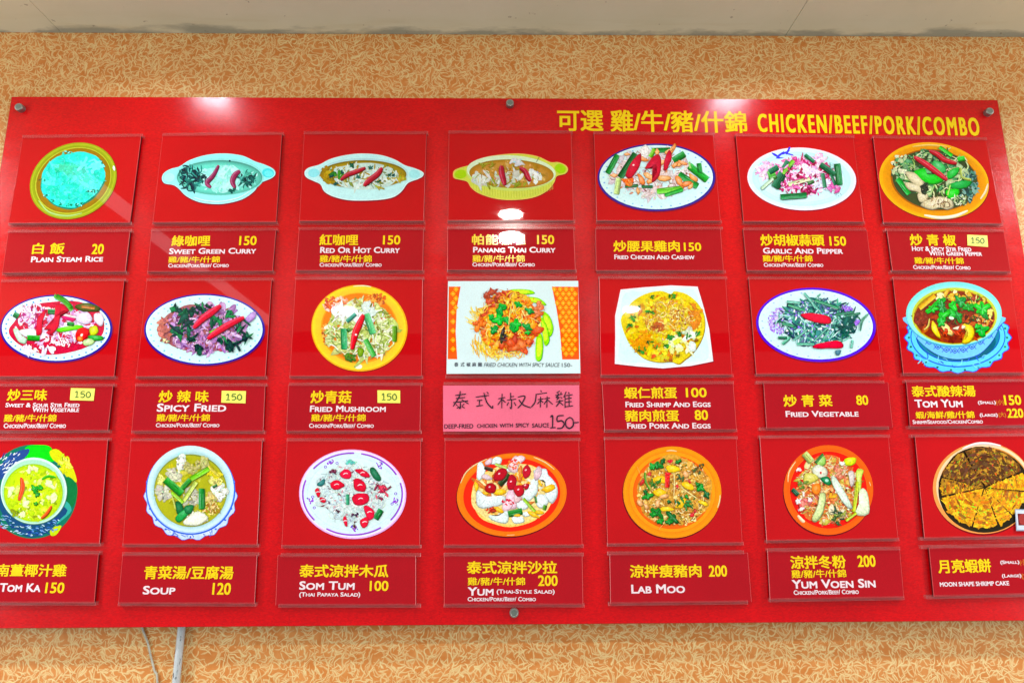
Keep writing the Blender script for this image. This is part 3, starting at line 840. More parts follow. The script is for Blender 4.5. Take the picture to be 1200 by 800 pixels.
def egg_plate(P):
    P.part('printed_plate')
    q = [(248, 95), (420, 78), (640, 62), (850, 72), (900, 240), (940, 400), (972, 655), (800, 690), (580, 710), (380, 695), (203, 675), (206, 480), (205, 300)]
    P.pg([(x+5, y+7) for x, y in q], (120, 16, 30), False)
    P.pg(q, (246, 226, 238), False)
    P.pg([(590+(x-590)*.985, 390+(y-390)*.985) for x, y in q], (226, 244, 244), False)
    P.pg([(590+(x-590)*.9, 390+(y-390)*.9) for x, y in q], (214, 240, 244))
    P.part('printed_food')
    e = [(250, 330), (300, 250), (340, 190), (440, 130), (560, 105), (640, 130), (670, 108), (760, 130), (850, 200), (900, 300), (900, 420), (860, 520), (800, 600), (750, 640), (700, 675), (640, 655), (540, 660), (430, 630), (350, 560), (290, 470)]
    P.pg([(x+6, y+8) for x, y in e], (150, 120, 40))
    P.pg(e, (218, 200, 40))
    ye = [(222, 206, 30), (230, 214, 60), (214, 186, 30), (208, 160, 36), (236, 224, 96), (206, 200, 70)]
    P.cl(70, 590, 385, 250, 215, 22, 48, ye, 1.8, 10, .92, .15)
    P.sc(260, 590, 385, 290, 255, 8, 24, ye+[(196, 120, 30), (214, 140, 40)], 2)
    P.cl(18, 410, 500, 70, 80, 20, 36, [(216, 150, 20), (222, 164, 30)], 2, 8, .85, .15)
    P.cl(16, 830, 300, 30, 90, 16, 30, [(216, 144, 36), (206, 130, 40)], 2, 8, .8, .15)
    P.nd(170, 620, 320, 190, 130, 60, 6, [(240, 220, 120), (226, 190, 90), (196, 140, 70), (250, 236, 170), (206, 150, 60)])
    P.sc(30, 540, 385, 50, 30, 5, 13, [(176, 100, 50), (150, 80, 50)], 1.6); P.sc(40, 720, 310, 90, 60, 3, 8, [(170, 110, 60), (250, 230, 180), (150, 80, 60)], 2)
    P.cl(14, 700, 520, 110, 60, 22, 46, [(226, 230, 150), (214, 222, 80), (232, 240, 200)], 1.8, 8, .95, .2)
    P.cl(9, 790, 440, 40, 36, 18, 34, [(226, 238, 226), (206, 222, 190)], 1.5, 8, .85, .3)
    P.pc([(790, 500), (825, 510), (835, 560), (800, 575), (775, 545)], (222, 236, 232), .85, .3, 4)
    for x, y, n in [(345, 320, 6), (320, 380, 4), (510, 272, 3), (475, 500, 3), (640, 470, 7), (700, 440, 6), (780, 470, 3), (650, 150, 4), (490, 155, 2), (520, 540, 3), (390, 560, 3), (610, 530, 4), (460, 270, 3), (850, 435, 3), (430, 575, 3), (390, 238, 2)]:
        P.cl(n, x, y, 22, 16, 7, 15, [(40, 130, 40), (60, 150, 50), (30, 90, 40)], 1.8, 12, .6, .15)
    P.cl(3, 840, 485, 14, 10, 8, 14, [(130, 90, 20)], 1.5); P.cl(3, 690, 608, 10, 10, 7, 12, [(130, 100, 30)], 1.5); P.sc(8, 510, 618, 16, 10, 6, 12, [(206, 90, 40)], 1.5); P.sc(12, 620, 645, 40, 6, 4, 9, [(160, 90, 40)], 2)
def fried_vegetable(P):
    china_plate(P, 608, 370, 468, 288, (78, 20, 190), (176, 206, 238), 4, (206, 238, 246), 22, 30)
    P.part('printed_food')
    P.sc(260, 320, 340, 85, 100, 4, 10, [(170, 140, 230), (196, 176, 240), (146, 110, 214), (214, 206, 246)], 1.5)
    P.el(620, 350, 270, 170, (70, 140, 140), 6, .05)
    tg = [(18, 96, 92), (40, 130, 116), (90, 170, 150), (10, 60, 72), (130, 196, 180), (30, 110, 80), (60, 90, 120)]
    P.cl(70, 620, 350, 280, 170, 20, 44, tg, 2.5, 12, .45, .25)
    P.nd(260, 620, 350, 300, 180, 100, 13, tg+[(170, 220, 214), (12, 50, 66), (206, 236, 240)])
    P.sc(110, 600, 350, 280, 165, 4, 11, [(190, 220, 236), (150, 160, 220), (226, 240, 248), (130, 110, 200)], 1.6)
    P.cl(24, 850, 380, 80, 80, 16, 30, [(10, 66, 66), (14, 84, 76)], 2, 8, .45, .15)
    for a in [(515, 125, 620, 250, 18), (600, 180, 780, 240, 22), (390, 215, 520, 260, 22), (380, 190, 480, 200, 20), (760, 290, 900, 270, 18), (840, 300, 950, 280, 16), (430, 490, 540, 405, 14), (590, 500, 700, 390, 12), (460, 520, 590, 520, 20), (340, 360, 430, 380, 20), (345, 520, 400, 470, 24), (310, 470, 380, 470, 22), (890, 490, 880, 550, 18), (560, 170, 600, 240, 14), (640, 130, 615, 150, 8)]:
        P.bar(*a, R.choice([(60, 150, 110), (90, 180, 150), (40, 120, 90), (110, 190, 170)]))
    P.st([(1015, 285), (965, 340), (950, 420)], 20, (70, 130, 110)); P.st([(1015, 285), (960, 350)], 9, (120, 180, 150))
    P.pc([(755, 575), (800, 570), (775, 610)], (60, 110, 130), .5, .2, 5)
    P.cl(6, 845, 245, 40, 14, 10, 18, [(150, 110, 220)], 1.8); P.cl(4, 925, 355, 14, 14, 10, 16, [(140, 100, 210)], 1.5)
    P.part('printed_pepper')
    P.pc([(488, 290), (560, 278), (680, 295), (718, 325), (700, 360), (600, 350), (530, 325)], (206, 14, 56), .5, .05, 5)
    P.part('printed_pepper')
    P.pc([(585, 535), (650, 512), (770, 495), (812, 518), (800, 548), (690, 552), (600, 552)], (206, 14, 56), .5, .05, 5)
def tom_yum(P):
    P.part('printed_saucer')
    sc_ = []
    for i in range(88):
        t = 2*math.pi*i/88
        q = 1+.035*math.cos(t*20)
        sc_.append((684+402*q*math.cos(t), 470+268*q*math.sin(t)))
    P.raw([(684+(x-684)*1.02, 470+(y-470)*1.025) for x, y in sc_], (30, 60, 190)); P.raw(sc_, (96, 196, 240))
    P.el(684, 462, 372, 240, (40, 90, 206)); P.el(684, 460, 364, 232, (104, 200, 240))
    P.el(684, 455, 330, 205, (20, 80, 170)); P.el(686, 452, 322, 198, (36, 120, 150)); P.el(700, 500, 280, 150, (20, 90, 110))
    P.dots(684, 470, 384, 254, 22, 10, (40, 110, 60))
    P.nd(30, 684, 640, 330, 60, 60, 8, [(40, 90, 210), (130, 214, 246)])
    P.part('printed_bowl')
    b = [(300, 300), (312, 390), (385, 500), (500, 590), (620, 632), (740, 632), (860, 590), (955, 490), (1000, 390), (1008, 300)]
    P.pg([(x+2, y+5) for x, y in b], (24, 60, 150)); P.pg(b, (120, 190, 240))
    for i in range(11):
        x = 330+i*66
        y = 520-abs(i-5)**1.9*8.5+30
        P.st([(x-36, y), (x, y+42), (x+36, y)], 7, (44, 60, 200), True, 3); P.st([(x-36, y+44), (x, y+4), (x+36, y+44)], 7, (54, 80, 210), True, 3)
        P.el(x, y+24, 9, 6, (30, 60, 160))
    P.el(652, 292, 374, 254, (70, 150, 190)); P.el(652, 284, 374, 250, (130, 214, 214), 0, 0, 64)
    P.el(654, 296, 362, 232, (150, 222, 216), 0, 0, 64)
    P.el(656, 302, 334, 222, (190, 200, 70), 0, 0, 64); P.el(656, 308, 318, 210, (170, 140, 20)); P.el(658, 310, 310, 204, (122, 40, 16), 0, 0, 56)
    P.part('printed_food')
    P.sc(150, 658, 320, 290, 185, 8, 26, [(140, 46, 16), (110, 30, 14), (160, 66, 20), (90, 30, 16), (176, 96, 30)], 2)
    P.cl(20, 400, 320, 50, 60, 14, 30, [(130, 44, 24), (110, 36, 20)], 1.8, 8, .8, .15)
    P.cl(16, 640, 140, 150, 26, 14, 30, [(226, 214, 100), (240, 236, 170), (206, 160, 40)], 1.8, 10, .5, .3)
    P.bar(380, 240, 500, 140, 44, (222, 170, 20)); P.cl(12, 850, 200, 80, 50, 12, 26, [(226, 216, 140), (150, 60, 30), (206, 180, 60)], 1.8, 10, .5, .3)
    P.pc([(480, 340), (510, 370), (545, 460), (520, 460), (478, 410)], (232, 206, 40), .4, .3, 8); P.pc([(545, 370), (590, 360), (645, 430), (620, 450), (570, 410)], (226, 214, 130), .4, .3, 8)
    P.pc([(730, 360), (790, 380), (810, 440), (770, 505), (715, 505), (760, 460), (755, 410), (720, 385)], (232, 204, 40), .4, .3, 8)
    P.pc([(640, 400), (720, 375), (740, 390), (700, 405)], (240, 230, 200), .4, .4, 6); P.st([(460, 320), (450, 380), (415, 410)], 14, (206, 190, 90))
    P.cl(8, 640, 430, 90, 40, 12, 26, [(196, 60, 20), (170, 50, 20)], 1.8, 10, .6, .3); P.cl(5, 920, 290, 24, 60, 14, 26, [(236, 220, 120)], 1.6, 8, .5, .3)
    P.cl(12, 880, 340, 70, 40, 10, 22, [(206, 140, 60), (110, 40, 20), (236, 220, 160)], 1.8)
    P.nd(40, 720, 240, 220, 110, 60, 8, [(20, 90, 30), (14, 60, 24), (60, 140, 50), (110, 60, 20)])
    for k, (x, y, r, a) in enumerate([(540, 190, 52, 0), (480, 245, 50, .5), (560, 235, 56, 1), (640, 290, 62, .3), (560, 310, 54, 2), (700, 190, 56, .8), (760, 230, 54, .2), (640, 220, 50, 1.4), (680, 300, 50, .9), (550, 350, 40, 0), (870, 250, 66, .4), (895, 300, 44, 1.1), (860, 410, 58, .2), (830, 380, 34, 1)]):
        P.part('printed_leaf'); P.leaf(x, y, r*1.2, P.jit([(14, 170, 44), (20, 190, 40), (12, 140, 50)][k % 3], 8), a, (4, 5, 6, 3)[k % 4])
    P.el(630, 318, 20, 12, (214, 246, 214), 10)
def tom_ka(P):
    P.part('printed_photo')
    E0 = (255, 405, 350, 368)
    P.el(*E0[:2], 352, 370, (130, 60, 30)); P.el(*E0[:2], 348, 366, (20, 110, 90))
    P.pg([(200, 60), (300, 40), (400, 60), (420, 170), (300, 150), (200, 160)], (14, 200, 24)); P.pg([(390, 90), (460, 80), (560, 200), (600, 330), (520, 290), (470, 200), (410, 150)], (206, 210, 20))
    P.cl(16, 500, 190, 40, 70, 14, 30, [(216, 220, 20), (190, 206, 30), (236, 230, 90)], 1.6, 10, .6, .3); P.pg([(520, 290), (600, 350), (595, 470), (545, 540), (510, 460)], (8, 110, 60))
    P.pg([(500, 480), (560, 550), (470, 640), (420, 660)], (60, 160, 150)); P.pg([(400, 690), (480, 670), (440, 740), (395, 745)], (190, 210, 20))
    for i, ch in enumerate([(490, 140), (508, 142), (526, 146)]): P.st([(ch[0], ch[1]-5), (ch[0], ch[1]+22)], 5, (60, 80, 20), False, 2)
    P.pg([(-40, 330), (-20, 240), (80, 120), (220, 70), (215, 120), (120, 200), (20, 300)], (40, 70, 130))
    P.nd(70, 90, 190, 110, 90, 34, 9, [(214, 230, 240), (20, 40, 110), (240, 246, 250), (60, 100, 160)], 10, -42, .1)
    P.part('printed_bowl')
    P.pg([(-20, 400), (10, 560), (90, 690), (220, 760), (350, 735), (450, 640), (500, 520)], (24, 70, 110))
    P.nd(230, 230, 650, 250, 100, 30, 8, [(120, 170, 220), (20, 50, 130), (190, 220, 240), (10, 90, 90), (40, 100, 170)], 10, 10, .3)
    P.el(266, 402, 262, 262, (70, 120, 100)); P.el(265, 398, 259, 259, (206, 234, 226), 0, 0, 64); P.el(262, 404, 246, 248, (170, 214, 190)); P.el(262, 414, 232, 226, (150, 190, 40), 0, 0, 56)
    P.shade(262, 418, 226, 220, (176, 206, 10), (196, 220, 20), 0, 4, .8)
    P.part('printed_food')
    P.cl(50, 262, 415, 190, 185, 20, 46, [(196, 222, 30), (206, 226, 60), (180, 206, 10), (214, 232, 120)], 1.6, 8, .85, .25)
    P.sc(60, 262, 415, 200, 195, 6, 16, [(222, 236, 160), (160, 190, 10), (140, 160, 30)], 1.8)
    for x, y in [(200, 500), (410, 460), (90, 400), (250, 230), (385, 330), (170, 580)]: P.cl(3, x, y, 24, 20, 18, 32, [(226, 236, 176)], 1.4, 6, .85, .4)
    P.st([(330, 310), (380, 285), (440, 295)], 22, (60, 170, 20)); P.leaf(275, 385, 48, (30, 160, 40), .3); P.leaf(320, 370, 36, (40, 180, 40), 1); P.leaf(295, 425, 30, (30, 150, 40), 2); P.leaf(282, 498, 22, (50, 160, 30), 0)
    P.sc(10, 120, 560, 30, 40, 6, 14, [(140, 150, 20), (120, 140, 40)], 1.5)
    P.chili([(168, 295), (178, 370), (150, 470)], 34, (226, 70, 20)); P.chili([(405, 515), (370, 570), (325, 612)], 24, (222, 90, 10))
def clear_soup(P):
    P.part('printed_saucer')
    s_ = []
    for i in range(96):
        t = 2*math.pi*i/96
        q = 1+.03*math.cos(t*18)
        s_.append((556+354*q*math.cos(t), 440+336*q*math.sin(t)))
    P.raw([(556+(x-556)*1.012, 442+(y-442)*1.014) for x, y in s_], (40, 70, 180)); P.raw(s_, (196, 216, 246)); P.dots(556, 440, 334, 318, 20, 9, (40, 80, 190))
    P.nd(40, 556, 722, 190, 34, 44, 7, [(60, 100, 210), (230, 240, 252)])
    P.el(556, 398, 350, 344, (40, 90, 200)); P.el(556, 392, 349, 340, (60, 110, 214))
    P.part('printed_bowl')
    P.el(555, 388, 340, 342, (180, 206, 226), 0, 0, 64); P.el(556, 384, 337, 336, (206, 230, 242), 0, 0, 64); P.shade(556, 390, 316, 314, (196, 226, 238), (170, 206, 206), 0, 4, .92)
    P.el(556, 396, 286, 284, (130, 140, 60), 0, 0, 56); P.el(556, 400, 280, 276, (170, 172, 40), 0, 0, 56)
    P.part('printed_food')
    P.sc(120, 556, 400, 250, 250, 10, 28, [(176, 176, 30), (190, 186, 60), (150, 156, 20), (206, 200, 90)], 1.8)
    for x, y, sx, sy, n, c in [(485, 170, 36, 46, 9, (230, 236, 226)), (430, 270, 46, 56, 12, (206, 206, 180)), (340, 420, 56, 56, 14, (200, 200, 180)), (570, 450, 56, 56, 12, (190, 190, 170)), (780, 420, 50, 70, 14, (236, 242, 234)), (590, 600, 80, 50, 10, (226, 230, 206)), (560, 220, 60, 30, 9, (180, 176, 110)), (720, 480, 40, 50, 9, (206, 190, 120)), (650, 190, 40, 30, 6, (190, 186, 120)), (760, 320, 50, 30, 8, (226, 222, 130)), (320, 310, 30, 30, 5, (226, 226, 130))]:
        P.cl(n, x, y, sx, sy, 16, 36, [c, [v*.92 for v in c]], 1.5, 8, .62, .35); P.sc(n, x, y, sx, sy, 5, 11, [[v*.7 for v in c], [min(255, v*1.1) for v in c]], 1.6)
    P.cl(8, 740, 250, 50, 40, 16, 30, [(226, 216, 60), (214, 200, 40)], 2, 8, .7, .3); P.pc([(500, 640), (600, 560), (690, 600), (640, 650), (560, 665)], (236, 240, 222), .7, .3, 6)
    P.sc(50, 720, 540, 70, 40, 4, 10, [(190, 140, 60), (230, 210, 150), (160, 120, 40)], 2)
    P.bar(360, 310, 490, 420, 60, (30, 150, 40)); P.bar(490, 380, 555, 310, 40, (50, 150, 50)); P.bar(560, 305, 700, 225, 42, (120, 200, 30)); P.bar(500, 480, 600, 330, 36, (200, 222, 110)); P.bar(410, 410, 500, 490, 30, (150, 206, 50))
    P.bar(645, 380, 645, 540, 52, (24, 130, 50)); P.pc([(440, 480), (490, 500), (500, 580), (450, 570)], (16, 96, 50), .5, .15, 6); P.pc([(440, 600), (540, 520), (580, 525), (540, 580), (470, 640)], (30, 150, 70), .5, .25, 6); P.pc([(510, 520), (580, 510), (560, 570), (520, 570)], (24, 110, 60), .5, .2, 6)
    P.bar(730, 370, 765, 350, 18, (40, 110, 50)); P.bar(415, 440, 440, 540, 12, (190, 206, 90)); P.bar(700, 205, 780, 280, 22, (226, 214, 80))
def som_tum(P):
    P.part('printed_plate')
    P.el(624, 430, 420, 350, (140, 16, 30), 3); P.el(622, 425, 419, 349, (222, 176, 230), 3, n=64); P.el(621, 423, 410, 340, (240, 226, 246), 3, n=64); P.el(621, 423, 398, 328, (216, 236, 248), 3, n=64)
    for a0, a1 in [(-88, -142), (-80, -28), (-16, 40), (55, 122), (140, 200)]:
        P.st([(621+388*math.cos(math.radians(a0+(a1-a0)*i/7)), 423+319*math.sin(math.radians(a0+(a1-a0)*i/7))) for i in range(8)], 13, (146, 66, 206), False, 4)
    P.el(621, 423, 356, 288, (206, 232, 244)); P.el(621, 423, 350, 282, (218, 240, 248))
    pu = (150, 50, 200)
    for x, y in [(455, 175), (830, 195), (295, 470), (960, 480), (635, 690)]:
        P.st([(x-18, y-14), (x-4, y+14), (x+16, y-8), (x+2, y-22)], 10, pu, True, 3); P.sc(5, x, y, 34, 28, 5, 10, [(146, 70, 210), (110, 90, 200)], 1.4)
    for x, y in [(410, 212), (500, 182), (322, 530), (310, 445), (930, 500), (958, 420), (835, 215)]: P.el(x, y, 12, 11, (120, 80, 200)); P.el(x, y, 6, 6, (220, 236, 248))
    P.part('printed_food')
    P.nd(420, 610, 420, 270, 215, 100, 10, [(222, 240, 242), (206, 226, 230), (236, 246, 248), (186, 206, 214), (214, 232, 226)])
    P.sc(120, 610, 420, 275, 220, 4, 10, [(150, 150, 170), (120, 30, 60), (190, 150, 160), (90, 60, 90), (190, 206, 200)], 2.2)
    P.cl(7, 610, 175, 40, 12, 9, 16, [(90, 190, 180)], 2.2); P.pc([(755, 235), (790, 215), (840, 290), (830, 320), (790, 300)], (20, 100, 66), .5, .2, 6); P.pc([(345, 345), (400, 305), (400, 345), (370, 360)], (40, 110, 110), .5, .2, 5); P.bar(582, 425, 582, 505, 30, (60, 160, 120)); P.bar(845, 545, 800, 615, 50, (16, 120, 56))
    P.cl(12, 850, 400, 60, 60, 10, 22, [(176, 20, 60), (110, 14, 50), (206, 60, 90)], 1.8); P.cl(5, 475, 250, 20, 20, 9, 18, [(100, 30, 60)], 1.8); P.cl(3, 505, 560, 10, 8, 8, 12, [(60, 20, 40)], 1.5); P.cl(3, 640, 585, 22, 8, 8, 14, [(60, 20, 60)], 2); P.cl(4, 632, 660, 8, 26, 7, 12, [(90, 40, 30)], 2)
    rd = (206, 20, 60)
    for pts in ([(530, 250), (570, 228), (610, 250), (605, 295), (560, 300), (525, 280)], [(640, 235), (690, 228), (745, 260), (750, 290), (700, 285), (670, 260)], [(450, 340), (490, 312), (545, 335), (550, 365), (490, 388), (455, 370)], [(630, 310), (680, 305), (720, 345), (720, 395), (680, 400), (640, 380)], [(620, 450), (660, 420), (735, 422), (745, 470), (700, 508), (640, 500)], [(710, 520), (750, 520), (790, 560), (780, 610), (740, 620)], [(680, 630), (740, 600), (740, 660), (700, 685)], [(330, 395), (355, 375), (370, 430), (350, 445)], [(370, 450), (410, 460), (405, 490), (370, 480)], [(548, 610), (570, 600), (580, 670), (560, 665)]):
        P.part('printed_tomato'); c = sum(np.array(p) for p in pts)/len(pts)
        P.pc(pts, P.jit(rd, 10), .6, 0, 4); P.st([(c[0]-18, c[1]+4), (c[0], c[1]-6), (c[0]+20, c[1]-2)], 8, (250, 216, 226), True, 3)
def orange_plate(P, cx, cy, rx, ry, rot, rim, well, wellr, hl):
    P.part('printed_plate')
    P.el(cx-4, cy+8, rx+3, ry+3, (90, 10, 16), rot); P.el(cx, cy, rx, ry, rim, rot, n=64)
    P.shade(cx, cy, rx*.97, ry*.97, [min(255, v*1.06) for v in rim], rim, rot, 3, .96)
    P.el(cx, cy-2, rx*.89, ry*.89, [v*.9 for v in rim], rot, n=64); P.el(cx, cy-2, rx*.875, ry*.875, [min(255, v+10) for v in rim], rot, n=64)
    P.el(cx, cy, rx*wellr, ry*wellr, [v*.9 for v in well], rot, n=64); P.shade(cx+2, cy+2, rx*wellr*.98, ry*wellr*.98, well, [min(255, v*1.05) for v in well], rot, 3, .9)
    for pts in hl: P.st(pts, 10, (255, 216, 160))
def yum_salad(P):
    orange_plate(P, 598, 430, 430, 324, -6, (252, 122, 16), (232, 44, 16), .88, [[(198, 340), (238, 260), (306, 200), (404, 150)], [(770, 136), (860, 178), (930, 232)], [(560, 745), (620, 742)]])
    P.part('printed_food')
    P.el(605, 430, 330, 244, (240, 206, 120), -8, .02); P.el(607, 427, 320, 235, (236, 216, 150), -8, .02)
    P.sc(90, 600, 430, 290, 205, 10, 30, [(240, 200, 110), (226, 190, 110), (236, 226, 170), (246, 160, 60)], 1.8)
    P.cl(30, 600, 400, 250, 190, 20, 44, [(226, 190, 120), (236, 236, 216), (206, 120, 50)], 1.8, 12, .5, .3)
    w = (226, 242, 240)
    for pts in ([(330, 200), (360, 175), (390, 240), (350, 310), (325, 290)], [(430, 170), (480, 130), (520, 150), (500, 190), (440, 185)], [(330, 390), (400, 440), (540, 440), (520, 500), (400, 530), (330, 510)], [(700, 400), (790, 280), (800, 350), (790, 420), (720, 480), (680, 460)], [(770, 240), (860, 225), (880, 270), (940, 340), (950, 430), (910, 490), (860, 440), (860, 330), (800, 300)], [(800, 430), (860, 430), (880, 490), (830, 530), (790, 500)], [(420, 590), (500, 590), (560, 540), (570, 610), (540, 650), (440, 620)], [(600, 600), (680, 600), (690, 640), (620, 650)], [(620, 490), (700, 470), (720, 530), (660, 540)], [(680, 570), (740, 560), (740, 590), (690, 595)], [(500, 190), (570, 230), (640, 240), (620, 250), (540, 240)]):
        P.pc(pts, P.jit(w, 8), .55, .35, 6)
    for x, y, r in [(620, 190, 56), (650, 150, 34), (400, 290, 34), (590, 470, 56), (560, 510, 40), (800, 260, 40), (420, 170, 24), (640, 450, 34)]: P.pc(P.blob(x, y, r, None, 1.3), P.jit((226, 196, 206), 12), .6, .4, 5)
    P.sc(30, 610, 190, 50, 40, 4, 10, [(226, 130, 60), (206, 60, 60)], 1.5); P.sc(16, 560, 490, 50, 30, 4, 10, [(190, 30, 60)], 1.6)
    P.bar(580, 270, 500, 350, 46, (40, 60, 20)); P.bar(570, 580, 680, 555, 52, (20, 120, 30)); P.bar(690, 460, 780, 560, 26, (160, 206, 60)); P.bar(470, 190, 560, 220, 22, (190, 216, 110)); P.bar(860, 510, 850, 545, 30, (80, 140, 30)); P.bar(385, 215, 450, 235, 28, (60, 40, 20)); P.bar(780, 440, 790, 490, 18, (60, 120, 50))
    for x, y, r, a in [(500, 410, 34, 0), (880, 380, 36, -20), (490, 545, 28, 20), (770, 580, 30, 30), (810, 565, 26, 0), (820, 340, 16, 60), (320, 360, 22, 90), (400, 415, 18, 0), (640, 590, 16, 0)]: P.pc(P.blob(x, y, r, None, 1.6, a), P.jit((240, 186, 24), 8), .55, .35, 5)
    P.sc(30, 660, 320, 80, 60, 5, 12, [(240, 120, 20), (250, 170, 40)], 1.6); P.cl(8, 440, 555, 40, 20, 9, 18, [(190, 50, 20), (110, 50, 20)], 1.7)
    for k, pts in enumerate(([(455, 290), (490, 235), (540, 222), (560, 260), (520, 310), (470, 318)], [(680, 240), (710, 195), (740, 215), (740, 270), (700, 300)], [(390, 370), (430, 335), (475, 360), (460, 410), (400, 405)], [(560, 340), (590, 270), (630, 300), (625, 370), (580, 390)], [(610, 370), (680, 355), (690, 420), (640, 440)], [(680, 350), (735, 345), (710, 390)])):
        P.part('printed_tomato'); P.pc(pts, P.jit((170, 16, 36), 10), .5, 0, 5); c = sum(np.array(p) for p in pts)/len(pts); P.el(c[0]-6, c[1]-8, 9, 6, (250, 190, 200), -30)
def lab_moo(P):
    orange_plate(P, 585, 410, 383, 358, 0, (254, 146, 24), (250, 108, 24), .80, [[(540, 88), (580, 84), (620, 90)], [(960, 430), (955, 480), (940, 530)]])
    P.part('printed_food')
    P.el(600, 400, 290, 268, (206, 160, 70), 0, .04)
    ta = [(222, 190, 110), (206, 160, 80), (190, 140, 60), (236, 214, 150), (176, 120, 50), (226, 176, 90)]
    P.sc(520, 600, 405, 285, 262, 6, 18, ta, 1.8, 14); P.nd(200, 600, 405, 280, 260, 40, 6, ta+[(246, 230, 180), (130, 100, 40)]); P.sc(200, 600, 405, 280, 262, 3, 8, [(110, 80, 30), (60, 100, 40), (250, 236, 190), (150, 70, 40)], 1.6)
    P.st([(595, 240), (600, 340), (595, 440)], 10, (236, 216, 150)); P.st([(650, 370), (720, 420), (780, 460)], 10, (240, 222, 150)); P.st([(530, 640), (480, 700)], 8, (246, 190, 100)); P.st([(310, 210), (330, 260)], 8, (250, 180, 90))
    for x, y, r, a in [(495, 315, 40, 0), (490, 415, 40, 20), (580, 225, 38, 10), (710, 360, 42, 20), (650, 490, 40, -50), (545, 540, 34, 0), (820, 490, 24, 20)]: P.pc(P.blob(x, y, r, None, 1.5, a), P.jit((240, 196, 30), 10), .55, .3, 5)
    for x, y, r in [(690, 265, 24), (520, 440, 22), (470, 490, 26), (330, 490, 26), (380, 520, 18)]: P.pc(P.blob(x, y, r, None, 1.3), (226, 170, 110), .6, .4, 4)
    P.bar(545, 255, 545, 370, 40, (206, 30, 20)); P.cl(4, 545, 310, 10, 50, 12, 18, [(220, 40, 40)], 1.5)
    for x, y in [(350, 335), (720, 318), (630, 360), (740, 580), (570, 170), (400, 262), (760, 560)]: P.cl(2, x, y, 10, 8, 11, 19, [(200, 30, 40), (190, 60, 50)], 1.4)
    P.bar(370, 260, 410, 390, 16, (90, 150, 40), .1); P.cl(12, 430, 340, 60, 30, 8, 16, [(40, 110, 40), (70, 120, 40)], 2); P.cl(12, 680, 480, 80, 60, 8, 18, [(30, 90, 40), (50, 120, 50)], 1.8); P.cl(6, 650, 300, 30, 20, 7, 14, [(40, 90, 50)], 1.6); P.cl(8, 790, 230, 50, 50, 6, 13, [(80, 70, 30), (60, 80, 40)], 1.6)
    for k, (x, y, r, a) in enumerate([(465, 200, 56, .2), (430, 210, 36, 1), (510, 165, 28, .5), (622, 172, 34, 0), (800, 370, 40, .4), (850, 425, 50, 1), (780, 350, 28, .6), (390, 440, 48, .2), (375, 400, 30, 1), (465, 570, 60, .5), (430, 580, 34, 0), (585, 605, 62, .8), (560, 640, 34, .2), (490, 630, 34, 1), (555, 480, 24, 0), (705, 510, 24, .5), (690, 440, 24, 1)]): P.part('printed_leaf'); P.leaf(x, y, r, P.jit([(20, 130, 40), (24, 150, 44), (14, 100, 40)][k % 3], 8), a, 4)
